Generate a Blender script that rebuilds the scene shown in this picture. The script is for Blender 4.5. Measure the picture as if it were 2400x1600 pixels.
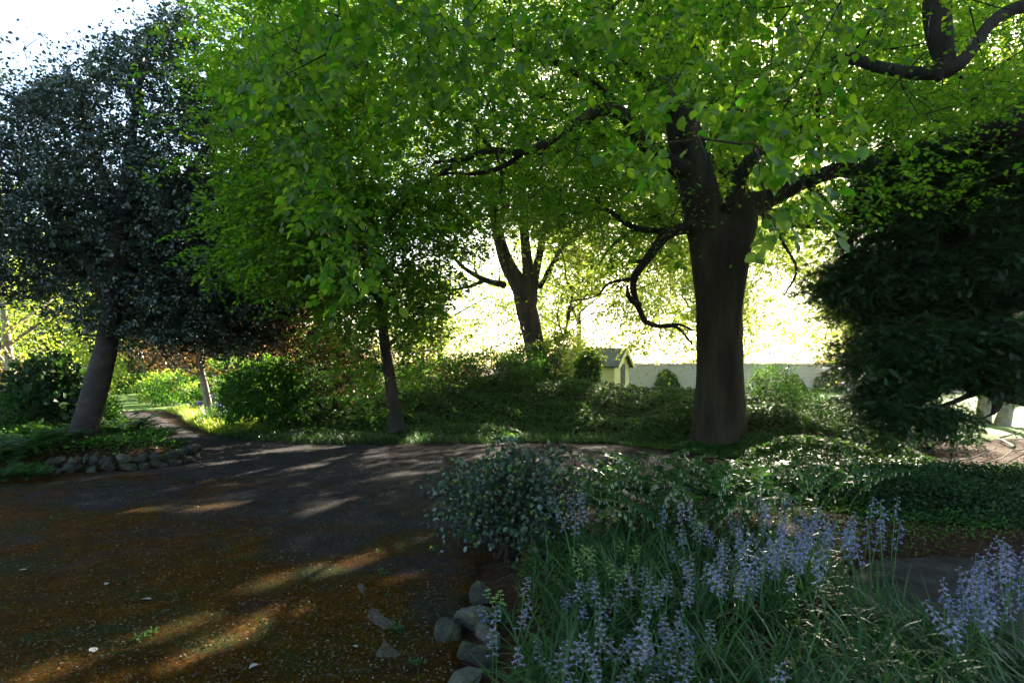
import bpy, math, random
import numpy as np
from mathutils import Vector

# ------------------------------------------------------------------ camera, sky, sun, exposure
for o in list(bpy.data.objects): bpy.data.objects.remove(o)
SC = bpy.context.scene
COL = SC.collection
FPX = 1400.0          # focal length in pixels of the 2400 px wide photo
HZ = 860.0            # horizon row
EYE = 1.6
cam_d = bpy.data.cameras.new('camera'); cam = bpy.data.objects.new('camera', cam_d); COL.objects.link(cam)
cam_d.sensor_width = 36; cam_d.lens = FPX / 2400 * 36
cam_d.shift_y = (HZ - 800) / 2400
cam_d.clip_start = 0.05; cam_d.clip_end = 3000
cam.location = (0, 0, EYE); cam.rotation_euler = (math.radians(90), 0, 0)
cam_d.dof.use_dof = True; cam_d.dof.focus_distance = 11; cam_d.dof.aperture_fstop = 5.0
SC.camera = cam

SUN_EL, SUN_AZ = math.radians(24.35), math.radians(23.3)
SUN = np.array([math.sin(SUN_AZ) * math.cos(SUN_EL), math.cos(SUN_AZ) * math.cos(SUN_EL), math.sin(SUN_EL)])
W = bpy.data.worlds.new('World'); SC.world = W; W.use_nodes = True
nt = W.node_tree; nt.nodes.clear()
wo = nt.nodes.new('ShaderNodeOutputWorld'); bg = nt.nodes.new('ShaderNodeBackground')
sky = nt.nodes.new('ShaderNodeTexSky'); sky.sky_type = 'NISHITA'; sky.sun_disc = False
sky.sun_elevation = SUN_EL; sky.sun_rotation = SUN_AZ; sky.air_density = 1.0; sky.dust_density = 1.5
nt.links.new(sky.outputs[0], bg.inputs[0]); bg.inputs[1].default_value = 0.052
nt.links.new(bg.outputs[0], wo.inputs[0])
sl = bpy.data.lights.new('sun', 'SUN'); sl.energy = 5.0; sl.angle = math.radians(0.5); sl.color = (1, 0.88, 0.7)
so = bpy.data.objects.new('sun', sl); COL.objects.link(so)
so.rotation_euler = Vector(SUN).to_track_quat('Z', 'Y').to_euler()
SC.view_settings.view_transform = 'Standard'; SC.view_settings.look = 'None'
SC.view_settings.gamma = 1; SC.view_settings.use_curve_mapping = False
SC.view_settings.exposure = 3.45
SC.render.engine = 'CYCLES'
cy = SC.cycles
cy.max_bounces = 7; cy.diffuse_bounces = 4; cy.glossy_bounces = 2; cy.transmission_bounces = 4
cy.volume_bounces = 0; cy.transparent_max_bounces = 4
cy.sample_clamp_indirect = 4; cy.caustics_reflective = False; cy.caustics_refractive = False
cy.use_denoising = True
cy.use_adaptive_sampling = True; cy.adaptive_threshold = 0.008

RNG = np.random.default_rng(11)

# ------------------------------------------------------------------ maths helpers
def P(u, v, d):
    """point that the photo shows at pixel (u,v), at depth d"""
    return np.array([(u - 1200) / FPX * d, d, EYE + (HZ - v) / FPX * d])
def G(u, v, z=0.0):
    d = (EYE - z) * FPX / (v - HZ)
    return np.array([(u - 1200) / FPX * d, d])
K = 2400 / 2352.0     # display pixels of the viewer to photo pixels
def PK(u, v, d): return P(u * K, v * K, d)
def nrm(a): return a / np.maximum(np.linalg.norm(a, axis=-1, keepdims=True), 1e-9)
def uv_of(p):
    d = np.maximum(p[:, 1], 0.05)
    return 1200 + p[:, 0] / d * FPX, HZ - (p[:, 2] - EYE) / d * FPX
def in_poly(px, py, poly):
    poly = np.asarray(poly, float); inside = np.zeros(px.shape, bool); n = len(poly)
    for i in range(n):
        x0, y0 = poly[i]; x1, y1 = poly[(i + 1) % n]
        if y0 == y1: continue
        c = ((y0 > py) != (y1 > py)) & (px < (x1 - x0) * (py - y0) / (y1 - y0) + x0)
        inside ^= c
    return inside
def seg_dist(px, py, a, b):
    ax, ay = a; bx, by = b
    L = max((bx - ax) ** 2 + (by - ay) ** 2, 1e-9)
    t = np.clip(((px - ax) * (bx - ax) + (py - ay) * (by - ay)) / L, 0, 1)
    return np.hypot(px - ax - t * (bx - ax), py - ay - t * (by - ay)), t
def sdf(px, py, poly):
    d = np.full(px.shape, 1e9)
    for i in range(len(poly)):
        dd, _ = seg_dist(px, py, poly[i], poly[(i + 1) % len(poly)]); d = np.minimum(d, dd)
    return np.where(in_poly(px, py, poly), d, -d)
def smooth(a, b, x):
    t = np.clip((x - a) / (b - a), 0, 1); return t * t * (3 - 2 * t)
_ph = np.random.default_rng(5).uniform(0, 6.28, (8, 3)); _fr = np.random.default_rng(6).normal(0, 1, (8, 3))
def wav(p, f=1.0):
    """cheap smooth noise, about -1..1"""
    s = 0
    for k in range(8):
        s = s + np.sin(f * (p[..., 0] * _fr[k, 0] + p[..., 1] * _fr[k, 1] + p[..., 2] * _fr[k, 2]) * (1 + .25 * k) + _ph[k, 0]) / (1 + .2 * k)
    return s / 3.0

# ------------------------------------------------------------------ mesh building
class MB:
    def __init__(s): s.V = []; s.T = []; s.Q = []; s.R = []; s.n = 0; s.TM = []; s.QM = []
    def add(s, V, T=None, Q=None, r=None, m=0):
        V = np.asarray(V, np.float32).reshape(-1, 3)
        s.V.append(V); s.R.append(np.full(len(V), .5, np.float32) if r is None else np.broadcast_to(np.asarray(r, np.float32), (len(V),)))
        if T is not None and len(T): T = np.asarray(T, np.int32).reshape(-1, 3); s.T.append(T + s.n); s.TM.append(np.full(len(T), m, np.int32))
        if Q is not None and len(Q): Q = np.asarray(Q, np.int32).reshape(-1, 4); s.Q.append(Q + s.n); s.QM.append(np.full(len(Q), m, np.int32))
        s.n += len(V)
    def build(s, name, mats, parent=None, sm=True):
        V = np.concatenate(s.V); R = np.concatenate(s.R)
        T = np.concatenate(s.T) if s.T else np.zeros((0, 3), np.int32)
        Q = np.concatenate(s.Q) if s.Q else np.zeros((0, 4), np.int32)
        me = bpy.data.meshes.new(name)
        me.vertices.add(len(V)); me.vertices.foreach_set('co', V.ravel())
        nl = len(T) * 3 + len(Q) * 4
        me.loops.add(nl); me.loops.foreach_set('vertex_index', np.concatenate([T.ravel(), Q.ravel()]))
        me.polygons.add(len(T) + len(Q))
        st = np.concatenate([np.arange(len(T)) * 3, len(T) * 3 + np.arange(len(Q)) * 4]).astype(np.int32)
        me.polygons.foreach_set('loop_start', st)
        me.polygons.foreach_set('use_smooth', np.full(len(st), sm))
        if not isinstance(mats, (list, tuple)): mats = [mats]
        for m in mats: me.materials.append(m)
        if len(mats) > 1: me.polygons.foreach_set('material_index', np.concatenate(s.TM + s.QM))
        at = me.attributes.new('rnd', 'FLOAT', 'POINT'); at.data.foreach_set('value', R)
        me.update(calc_edges=True)
        o = bpy.data.objects.new(name, me); COL.objects.link(o)
        if parent: o.parent = parent
        return o
    def tube(s, pts, rad, sides=6, cap=True, flute=None, r=.5, m=0):
        pts = np.asarray(pts, float); rad = np.asarray(rad, float); n = len(pts)
        tg = nrm(np.gradient(pts, axis=0)); ref = np.array([0, 0, 1.]) if abs(tg[0, 2]) < .8 else np.array([1., 0, 0])
        a = np.cross(tg[0], ref); a /= np.linalg.norm(a); A = []
        for i in range(n):
            a = a - tg[i] * a.dot(tg[i]); a /= max(np.linalg.norm(a), 1e-9); A.append(a)
        A = np.array(A); B = np.cross(tg, A)
        th = np.arange(sides) / sides * 2 * np.pi
        rr = rad[:, None] * np.ones(sides)
        if flute is not None: rr = rr * flute(pts, th)
        V = pts[:, None] + rr[..., None] * (np.cos(th)[None, :, None] * A[:, None] + np.sin(th)[None, :, None] * B[:, None])
        i = np.arange(n - 1)[:, None] * sides; j = np.arange(sides); j2 = (j + 1) % sides
        Q = np.stack([i + j, i + j2, i + sides + j2, i + sides + j], -1).reshape(-1, 4)
        s.add(V.reshape(-1, 3), None, Q, r, m)
        if cap:
            s.add(np.concatenate([V[-1], pts[-1:] + tg[-1:] * rad[-1] * .6]), [(k, (k + 1) % sides, sides) for k in range(sides)], None, r, m)
    def box(s, c, size, rz=0, r=.5, m=0):
        x, y, z = np.array(size) / 2; v = np.array([(a * x, b * y, e * z) for a in (-1, 1) for b in (-1, 1) for e in (-1, 1)])
        cr, sr = math.cos(rz), math.sin(rz)
        v = np.stack([v[:, 0] * cr - v[:, 1] * sr, v[:, 0] * sr + v[:, 1] * cr, v[:, 2]], -1) + np.array(c)
        s.add(v, None, [(0, 1, 3, 2), (4, 6, 7, 5), (0, 4, 5, 1), (2, 3, 7, 6), (0, 2, 6, 4), (1, 5, 7, 3)], r, m)

# leaf templates: (x across, y along, z normal), faces
LEAF8 = (np.array([(0, 0, 0), (-.26, .12, .05), (-.42, .4, .07), (-.34, .7, .04), (-.13, .91, -.03), (0, 1, -.1), (.13, .91, -.03), (.34, .7, .04), (.42, .4, .07), (.26, .12, .05), (0, .14, 0), (0, .42, -.02), (0, .71, -.04)], float),
         [(0, 10, 1), (0, 9, 10), (4, 12, 5), (12, 6, 5)], [(1, 10, 11, 2), (10, 9, 8, 11), (2, 11, 12, 3), (11, 8, 7, 12)])
LEAF8[1].extend([(3, 12, 4), (12, 7, 6)])
LEAF4 = (np.array([(0, 0, 0), (-.36, .5, .08), (0, 1, -.06), (.36, .5, .08)], float), [(0, 3, 2), (0, 2, 1)], [])
HOLLY = (np.array([(0, 0, 0), (-.25, .25, .12), (-.27, .7, .1), (0, 1, -.08), (.27, .7, .1), (.25, .25, .12), (0, .5, -.04)], float),
         [(0, 6, 1), (1, 6, 2), (2, 6, 3), (3, 6, 4), (4, 6, 5), (5, 6, 0)], [])
IVY = (np.array([(0, 0, 0), (-.45, .1, .03), (-.55, .55, -.05), (-.2, .6, .04), (0, 1, -.06), (.2, .6, .04), (.55, .55, -.05), (.45, .1, .03), (0, .35, 0)], float),
       [(0, 8, 1), (1, 8, 2), (2, 8, 3), (3, 8, 4), (4, 8, 5), (5, 8, 6), (6, 8, 7), (7, 8, 0)], [])
BLADE = (np.array([(-.5, 0, 0), (.5, 0, 0), (-.5, .35, .0), (.5, .35, .0), (-.38, .7, 0), (.38, .7, 0), (0, 1, 0)], float), [(4, 5, 6)], [(0, 1, 3, 2), (2, 3, 5, 4)])
def _needle():
    V = []; T = []
    for i in range(7):
        for sd in (-1, 1):
            y = .08 + i * .125; L = .26 * (1 - .35 * abs(i - 3) / 3.); b = len(V)
            V += [(0, y, 0), (0, y + .1, 0), (sd * L, y + .16, .03 * (i % 2))]; T.append((b, b + 1, b + 2))
    b = len(V); V += [(-.015, 0, 0), (.015, 0, 0), (0, 1, 0)]; T.append((b, b + 1, b + 2))
    return np.array(V, float), T, []
NEEDLE = _needle()

def add_leaves(mb, tpl, pos, dr, nr, size, width=1.0, m=0):
    V, T, Q = tpl; n = len(pos)
    if n == 0: return
    d = nrm(dr); s = nrm(np.cross(d, nr)); w = np.cross(s, d)
    size = np.broadcast_to(size, (n,))[:, None]; width = np.broadcast_to(width, (n,))[:, None]
    curl = RNG.uniform(.4, 1.9, (n, 1))
    vx = V[None, :, 0] * size * width; vy = V[None, :, 1] * size; vz = V[None, :, 2] * size * curl
    W_ = pos[:, None] + vx[..., None] * s[:, None] + vy[..., None] * d[:, None] + vz[..., None] * w[:, None]
    off = (np.arange(n) * len(V))[:, None, None]
    TT = (np.array(T)[None] + off).reshape(-1, 3) if len(T) else None
    QQ = (np.array(Q)[None] + off).reshape(-1, 4) if len(Q) else None
    r = np.repeat(RNG.random(n), len(V))
    mb.add(W_.reshape(-1, 3), TT, QQ, r, m)

# ------------------------------------------------------------------ materials
def mat(name):
    m = bpy.data.materials.new(name); m.use_nodes = True; t = m.node_tree; t.nodes.clear()
    return m, t, t.nodes.new('ShaderNodeOutputMaterial')
def ramp(t, fac, stops):
    r = t.nodes.new('ShaderNodeValToRGB'); t.links.new(fac, r.inputs[0])
    while len(r.color_ramp.elements) < len(stops): r.color_ramp.elements.new(.5)
    for e, (p, c) in zip(r.color_ramp.elements, stops): e.position = p; e.color = (*c, 1)
    return r.outputs[0]
def noise(t, scale, detail=4, rough=.55, vec=None, dist=0):
    n = t.nodes.new('ShaderNodeTexNoise'); n.inputs['Scale'].default_value = scale
    n.inputs['Detail'].default_value = detail; n.inputs['Roughness'].default_value = rough; n.inputs['Distortion'].default_value = dist
    if vec is not None: t.links.new(vec, n.inputs['Vector'])
    return n.outputs['Fac']
def posn(t, sc=(1, 1, 1)):
    g = t.nodes.new('ShaderNodeNewGeometry'); mp = t.nodes.new('ShaderNodeMapping')
    mp.inputs['Scale'].default_value = sc; t.links.new(g.outputs['Position'], mp.inputs[0]); return mp.outputs[0]
def mixc(t, f, a, b):
    m = t.nodes.new('ShaderNodeMix'); m.data_type = 'RGBA'
    for s, i in ((f, 0), (a, 6), (b, 7)):
        if isinstance(s, tuple): m.inputs[i].default_value = (*s, 1)
        elif isinstance(s, float): m.inputs[i].default_value = s
        else: t.links.new(s, m.inputs[i])
    return m.outputs[2]
def math_(op, a, b=None, cl=False):
    n = t.nodes.new('ShaderNodeMath'); n.operation = op; n.use_clamp = cl
    for k, s in enumerate((a, b)):
        if s is None: continue
        if isinstance(s, (int, float)): n.inputs[k].default_value = s
        else: t.links.new(s, n.inputs[k])
    return n.outputs[0]
def leaf_mat(name, ref, trans, mix=.5, rough=.42, spec=.5, var=.5):
    """ref / trans: (dark, light) colour pairs, picked per leaf"""
    m, t, o = mat(name)
    a = t.nodes.new('ShaderNodeAttribute'); a.attribute_name = 'rnd'; f = a.outputs['Fac']
    p = t.nodes.new('ShaderNodeBsdfPrincipled'); t.links.new(ramp(t, f, [(0, ref[0]), (1, ref[1])]), p.inputs['Base Color'])
    p.inputs['Roughness'].default_value = rough; p.inputs['Specular IOR Level'].default_value = spec
    tr = t.nodes.new('ShaderNodeBsdfTranslucent'); t.links.new(ramp(t, f, [(0, trans[0]), (1, trans[1])]), tr.inputs[0])
    mx = t.nodes.new('ShaderNodeMixShader'); mx.inputs[0].default_value = mix
    t.links.new(p.outputs[0], mx.inputs[1]); t.links.new(tr.outputs[0], mx.inputs[2]); t.links.new(mx.outputs[0], o.inputs[0])
    return m
def solid_mat(name, stops, scale=6, detail=6, rough=.85, bump=.3, bscale=None, sc=(1, 1, 1), spec=.3, bdist=.02):
    m, t, o = mat(name); v = posn(t, sc)
    p = t.nodes.new('ShaderNodeBsdfPrincipled'); p.inputs['Roughness'].default_value = rough; p.inputs['Specular IOR Level'].default_value = spec
    t.links.new(ramp(t, noise(t, scale, detail, .6, v), stops), p.inputs['Base Color'])
    if bump:
        b = t.nodes.new('ShaderNodeBump'); b.inputs['Strength'].default_value = bump; b.inputs['Distance'].default_value = bdist
        t.links.new(noise(t, bscale or scale * 4, 5, .65, v), b.inputs['Height']); t.links.new(b.outputs[0], p.inputs['Normal'])
    t.links.new(p.outputs[0], o.inputs[0]); return m

M = {}
M['beech'] = leaf_mat('beech_leaf', ((.02, .065, .012), (.05, .12, .02)), ((.10, .36, .01), (.42, .62, .02)), .52, .42, .4)
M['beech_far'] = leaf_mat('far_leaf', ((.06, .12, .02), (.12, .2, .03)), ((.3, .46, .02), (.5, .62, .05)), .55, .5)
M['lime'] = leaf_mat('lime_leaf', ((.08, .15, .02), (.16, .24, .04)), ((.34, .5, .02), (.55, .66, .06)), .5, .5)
M['holly'] = leaf_mat('holly_leaf', ((.014, .034, .022), (.042, .078, .045)), ((.03, .08, .01), (.06, .13, .02)), .16, .36, .8)
M['copper'] = leaf_mat('copper_leaf', ((.03, .02, .014), (.07, .055, .025)), ((.08, .04, .01), (.26, .15, .03)), .35, .5, .3)
M['yew'] = leaf_mat('yew_needle', ((.005, .02, .008), (.035, .10, .025)), ((.02, .07, .01), (.06, .16, .02)), .3, .5)
M['ivy'] = leaf_mat('ivy_leaf', ((.014, .055, .012), (.045, .12, .022)), ((.05, .2, .012), (.2, .38, .03)), .34, .6, .15)
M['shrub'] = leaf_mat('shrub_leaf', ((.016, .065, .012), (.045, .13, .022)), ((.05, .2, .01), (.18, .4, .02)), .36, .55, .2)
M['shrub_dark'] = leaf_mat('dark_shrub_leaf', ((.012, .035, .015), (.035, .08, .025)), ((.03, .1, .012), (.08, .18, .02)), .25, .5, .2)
M['grassblade'] = leaf_mat('strap_leaf', ((.012, .045, .014), (.05, .11, .04)), ((.03, .12, .015), (.12, .25, .03)), .35, .42, .35)
M['seal'] = leaf_mat('arching_leaf', ((.016, .055, .02), (.04, .1, .035)), ((.05, .18, .02), (.14, .3, .04)), .4, .45, .35)
M['newtip'] = leaf_mat('new_leaf', ((.1, .2, .03), (.16, .28, .04)), ((.25, .45, .03), (.35, .55, .05)), .45, .4)
M['bell'] = leaf_mat('bluebell', ((.10, .12, .32), (.3, .32, .56)), ((.12, .14, .36), (.28, .3, .52)), .35, .6, .2)
M['bell_old'] = leaf_mat('faded_bluebell', ((.26, .18, .17), (.6, .44, .32)), ((.25, .18, .2), (.42, .28, .16)), .35, .7, .1)
M['bell_white'] = leaf_mat('cream_flower', ((.4, .45, .3), (.6, .62, .45)), ((.4, .5, .25), (.6, .65, .4)), .35, .6, .2)
M['bell_green'] = leaf_mat('pale_green_flower', ((.25, .35, .1), (.4, .5, .16)), ((.3, .45, .08), (.45, .6, .15)), .4, .6, .2)
M['iris'] = leaf_mat('iris_petal', ((.22, .16, .45), (.42, .36, .7)), ((.3, .2, .6), (.5, .4, .8)), .35, .6, .2)
def tint(m, c, amt):
    """shift a leaf material towards another colour, differently for every object"""
    t = m.node_tree; oi = t.nodes.new('ShaderNodeObjectInfo')
    for n in [n for n in t.nodes if n.type == 'VALTORGB']:
        L = n.outputs[0].links[0]; to = L.to_socket; mx = t.nodes.new('ShaderNodeMix'); mx.data_type = 'RGBA'; f = t.nodes.new('ShaderNodeMath'); f.operation = 'MULTIPLY'; f.inputs[1].default_value = amt
        t.links.new(oi.outputs['Random'], f.inputs[0]); t.links.new(f.outputs[0], mx.inputs[0]); t.links.new(n.outputs[0], mx.inputs[6]); mx.inputs[7].default_value = (*c, 1); t.links.new(mx.outputs[2], to)
tint(M['bell'], (.54, .46, .64), .6)
M['stem'] = leaf_mat('flower_stem', ((.06, .15, .04), (.10, .22, .06)), ((.1, .25, .04), (.15, .3, .05)), .25, .45)
M['litter'] = leaf_mat('fallen_leaf', ((.03, .018, .01), (.17, .10, .045)), ((.06, .03, .01), (.14, .08, .03)), .15, .9, .05)
M['palelitter'] = leaf_mat('pale_fallen_leaf', ((.35, .34, .32), (.5, .48, .44)), ((.3, .28, .25), (.4, .38, .3)), .15, .8, .2)
M['bark'] = solid_mat('beech_bark', [(.25, (.012, .009, .006)), (.5, (.034, .027, .018)), (.62, (.055, .046, .028)), (.8, (.09, .095, .045))], 3.2, 10, .9, .9, 30, (1, 1, .22), bdist=.05)
M['bark_dark'] = solid_mat('dark_bark', [(.3, (.016, .013, .011)), (.7, (.05, .04, .032))], 5, 6, .9, .6, 30, (1, 1, .35))
M['bark_pale'] = solid_mat('pale_bark', [(.3, (.14, .115, .085)), (.7, (.36, .31, .24))], 6, 6, .85, .5, 24, (1, 1, .5))
M['bark_holly'] = solid_mat('holly_bark', [(.3, (.012, .010, .008)), (.7, (.05, .04, .034))], 4, 6, .85, .5, 22, (1, 1, 2.0))
M['twig'] = solid_mat('twig', [(.3, (.012, .01, .007)), (.7, (.035, .026, .018))], 8, 3, .9, 0)
M['grit'] = leaf_mat('grit', ((.02, .018, .017), (.14, .125, .11)), ((.02, .02, .02), (.03, .03, .03)), 0.0, .9, .05)
M['twig_dry'] = leaf_mat('dry_twig', ((.06, .04, .028), (.16, .11, .08)), ((.02, .02, .02), (.03, .03, .03)), 0.0, .9, .05)
M['rock'] = solid_mat('rock', [(.25, (.012, .012, .010)), (.5, (.05, .045, .04)), (.6, (.06, .07, .035)), (.75, (.15, .135, .115))], 9, 10, .95, 1.0, 34, bdist=.05)
M['slab'] = solid_mat('paving_stone', [(.3, (.018, .015, .014)), (.5, (.035, .03, .027)), (.7, (.07, .06, .052))], 5, 12, .9, .6, 50, spec=.1)
M['rock_pale'] = solid_mat('pale_rock', [(.25, (.04, .037, .032)), (.5, (.12, .11, .095)), (.58, (.09, .1, .06)), (.75, (.26, .24, .2))], 9, 10, .95, 1.0, 34, bdist=.05)
M['thatch'] = solid_mat('dry_reed', [(.3, (.08, .05, .03)), (.7, (.2, .14, .09))], 12, 5, .95, .6, 40, (3, 3, .4))
M['bird'] = solid_mat('dark_feather', [(.3, (.012, .012, .014)), (.7, (.04, .035, .035))], 30, 3, .5, 0)

# ------------------------------------------------------------------ naming
def tag(o, label=None, cat=None, group=None, kind=None):
    for k, v in (('label', label), ('category', cat), ('group', group), ('kind', kind)):
        if v: o[k] = v
    return o
def empty(name, loc, label, cat, group=None, rz=0):
    o = bpy.data.objects.new(name, None); COL.objects.link(o); o.location = loc; o.rotation_euler = (0, 0, rz)
    o.empty_display_size = .2
    return tag(o, label, cat, group)
def part(mb, name, mats, root, sm=True):
    """mesh built in world coordinates, parented to a root Empty at its base"""
    l = np.array(root.location, np.float32)
    for i in range(len(mb.V)): mb.V[i] = mb.V[i] - l
    return mb.build(name, mats, root, sm)
def one(mb, name, mats, label, cat, group=None, kind=None, base=None, sm=True):
    if base is not None:
        b = np.array(base, np.float32)
        for i in range(len(mb.V)): mb.V[i] = mb.V[i] - b
    o = mb.build(name, mats, None, sm)
    if base is not None: o.location = base
    return tag(o, label, cat, group, kind)

# ------------------------------------------------------------------ ground plan
DRIVE = [(-16, -4), (-.15, -4), (-.28, 2.6), (-.36, 3.6), (-.34, 4.4), (-.2, 5.2), (.1, 6.2), (.9, 7.2), (2.2, 7.7), (2.9, 8.4),
         (3.1, 9.6), (2.9, 11.0), (2.2, 12.3), (0, 12.6), (-2.7, 12.3), (-4.2, 12.5), (-6.1, 13.3), (-7.0, 13.8), (-7.8, 14.7), (-9.2, 16.3), (-10.9, 18.6), (-12.8, 20.9),
         (-16, 22.0), (-30, 22.6), (-30, 20.6), (-16, 20.0), (-13.3, 19.6), (-11.3, 18.0), (-9.2, 15.0), (-7.2, 12.5), (-6.1, 11.4), (-5.45, 10.5), (-5.45, 9.6), (-6.2, 9.15), (-7.0, 8.9), (-7.6, 8.3), (-9, 7.8), (-16, 7.4)]
ISLAND = [(-5.6, 10.4), (-5.65, 9.75), (-6.3, 9.35), (-7.1, 9.1), (-7.7, 8.6), (-9, 8.0), (-16, 7.6), (-24, 9), (-24, 18), (-14, 19.2), (-11.4, 17.6), (-9.3, 14.6), (-7.3, 12.3), (-6.2, 11.2)]
BED = [(-.0, -3), (-.1, 2.6), (-.18, 3.6), (-.15, 4.4), (0, 5.2), (.3, 6.1), (1.1, 7.0), (2.5, 7.4), (4.7, 7.7), (7.5, 8.1), (8.6, 7.0), (8.2, 5.6), (4.6, 5.0), (2.4, 4.6), (2.2, 3.6), (2.6, 3.1), (4.5, 2.8), (6, -3)]
BANK = [(-3.2, 12.7), (0, 12.9), (2.0, 12.8), (2.9, 11.8), (3.6, 10.9), (4.6, 10.2), (5.8, 9.9), (7.4, 10.4), (8.0, 13.5), (7.4, 16.5), (5, 18.5), (2, 21), (-2, 23), (-6, 24), (-9, 24.5), (-11.5, 24), (-12.2, 22.0), (-10.6, 19.2), (-8.9, 16.8), (-7.4, 15.0), (-6.2, 14.0), (-4.6, 13.2)]
def height(x, y):
    p = np.stack([x, y, 0 * x], -1)
    s = sdf(x, y, BANK)
    prof = .42 + .85 * np.exp(-((x - .6) ** 2) / 14 - ((y - 19) ** 2) / 20) + .25 * smooth(2, 5, x) * smooth(8, 5, x)
    h = smooth(0, 2.8, s) * prof
    h = h + smooth(.0, .35, sdf(x, y, ISLAND)) * (.24 + .06 * wav(p, .8))
    h = h + smooth(.0, .3, sdf(x, y, BED)) * (.10 + .03 * wav(p, 1.2))
    h = h + .02 * wav(p, .7) * smooth(-1, .5, s)
    return h

# ground: one sheet reaching the horizon
def grid_axis(lo, hi, fine, flo, fhi):
    a = list(np.arange(flo, fhi, fine)); x = fhi; st = fine
    while x < hi: a.append(x); st *= 1.25; x += st
    a.append(hi); x = flo; st = fine; b = []
    while x > lo: st *= 1.25; x -= st; b.append(max(x, lo))
    return np.array(b[::-1] + a)
gx = grid_axis(-900, 900, .22, -16, 12); gy = grid_axis(-60, 1500, .22, -2, 26)
X, Y = np.meshgrid(gx, gy, indexing='ij'); Z = height(X.ravel(), Y.ravel()).reshape(X.shape)
far = smooth(60, 400, np.hypot(X, Y)); Z = Z - 0.02 - far * 1.5
nx, ny = X.shape
i, j = np.meshgrid(np.arange(nx - 1), np.arange(ny - 1), indexing='ij'); b = i * ny + j
Qg = np.stack([b, b + ny, b + ny + 1, b + 1], -1).reshape(-1, 4)
m, t, o = mat('soil'); v = posn(t)
p = t.nodes.new('ShaderNodeBsdfPrincipled'); p.inputs['Roughness'].default_value = .95; p.inputs['Specular IOR Level'].default_value = .05
c1 = ramp(t, noise(t, 22, 8, .7, v), [(.3, (.012, .008, .006)), (.52, (.04, .022, .014)), (.62, (.085, .045, .026)), (.8, (.17, .1, .06))])
t.links.new(c1, p.inputs['Base Color'])
bp = t.nodes.new('ShaderNodeBump'); bp.inputs['Strength'].default_value = .8; bp.inputs['Distance'].default_value = .02
t.links.new(noise(t, 60, 6, .7, v), bp.inputs['Height']); t.links.new(bp.outputs[0], p.inputs['Normal']); t.links.new(p.outputs[0], o.inputs[0])
M['soil'] = m
mb = MB(); mb.add(np.stack([X, Y, Z], -1).reshape(-1, 3), None, Qg)
tag(mb.build('ground', M['soil']), kind='structure')

def sheet(name, poly, fine, mt, z0, bump=.006, dip=.06, edge=.12, jit=.1):
    """a surface lying on the ground whose rim dips under it"""
    poly = np.array(poly, float); lo = poly.min(0) - .3; hi = poly.max(0) + .3
    lo = np.maximum(lo, [-34, -1.5]); hi = np.minimum(hi, [34, 60])
    gx = np.arange(lo[0], hi[0], fine); gy = np.arange(lo[1], hi[1], fine)
    X, Y = np.meshgrid(gx, gy, indexing='ij'); p3 = np.stack([X, Y, 0 * X], -1)
    s = sdf(X.ravel(), Y.ravel(), poly).reshape(X.shape) + jit * wav(p3, 3.1) + jit * .5 * wav(p3, 9)
    Z = z0 - dip * (1 - smooth(-edge, .02, s)) + bump * wav(p3, 2.2) + bump * .4 * wav(p3, 11)
    nx, ny = X.shape; i, j = np.meshgrid(np.arange(nx - 1), np.arange(ny - 1), indexing='ij'); b = (i * ny + j)
    Q = np.stack([b, b + ny, b + ny + 1, b + 1], -1)
    keep = (s[:-1, :-1] > -edge * 2.5)
    Q = Q[keep]; used = np.unique(Q); rm = np.zeros(nx * ny, int); rm[used] = np.arange(len(used))
    mb = MB(); mb.add(np.stack([X, Y, Z], -1).reshape(-1, 3)[used], None, rm[Q])
    return tag(mb.build(name, mt), kind='structure')

# driveway: old dark asphalt under brown and green moss
m, t, o = mat('mossy_asphalt'); v = posn(t)
p = t.nodes.new('ShaderNodeBsdfPrincipled'); p.inputs['Roughness'].default_value = .9; p.inputs['Specular IOR Level'].default_value = .04
asph = ramp(t, math_('ADD', math_('MULTIPLY', noise(t, 48, 8, .9, v), .8), math_('MULTIPLY', noise(t, 2.2, 5, .6, v), .22)), [(.36, (.01, .0095, .011)), (.5, (.034, .032, .035)), (.6, (.075, .068, .068)), (.68, (.22, .19, .17))])
mossb = ramp(t, math_('ADD', math_('MULTIPLY', noise(t, 45, 9, .9, v), .8), math_('MULTIPLY', noise(t, 5, 5, .7, v), .2)), [(.25, (.008, .0035, .0006)), (.44, (.026, .011, .0006)), (.55, (.105, .043, .0013)), (.67, (.3, .15, .008))])
mossg = ramp(t, noise(t, 55, 6, .75, v), [(.3, (.01, .013, .003)), (.55, (.035, .045, .008)), (.7, (.1, .12, .025))])
# moss is thick near the camera side, thin on the driven part of the drive
g = t.nodes.new('ShaderNodeNewGeometry'); sp = t.nodes.new('ShaderNodeSeparateXYZ'); t.links.new(g.outputs['Position'], sp.inputs[0])
lin = math_('ADD', sp.outputs[1], math_('MULTIPLY', sp.outputs[0], .62))       # distance-ish coordinate across the moss front
front = math_('MULTIPLY', math_('SUBTRACT', 6.2, lin), .115)
big = math_('ADD', math_('MULTIPLY', noise(t, .75, 7, .72, v, .6), 1.9), -.45)
mask = math_('MULTIPLY', math_('ADD', math_('SUBTRACT', math_('ADD', big, math_('MULTIPLY', noise(t, 14, 6, .8, v), .6)), .84), front), 3.2, True)
mask = math_('MULTIPLY', mask, math_('GREATER_THAN', math_('ADD', noise(t, 130, 3, .7, v), math_('MULTIPLY', mask, .35)), .52))
gm = math_('MULTIPLY', math_('SUBTRACT', math_('ADD', noise(t, 1.1, 5, .6, posn(t, (1, 1.6, 1)), .4), math_('MULTIPLY', noise(t, 26, 6, .85, v), .75)), .885), 9.0, True)
moss = mixc(t, gm, mossb, mossg)
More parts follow.
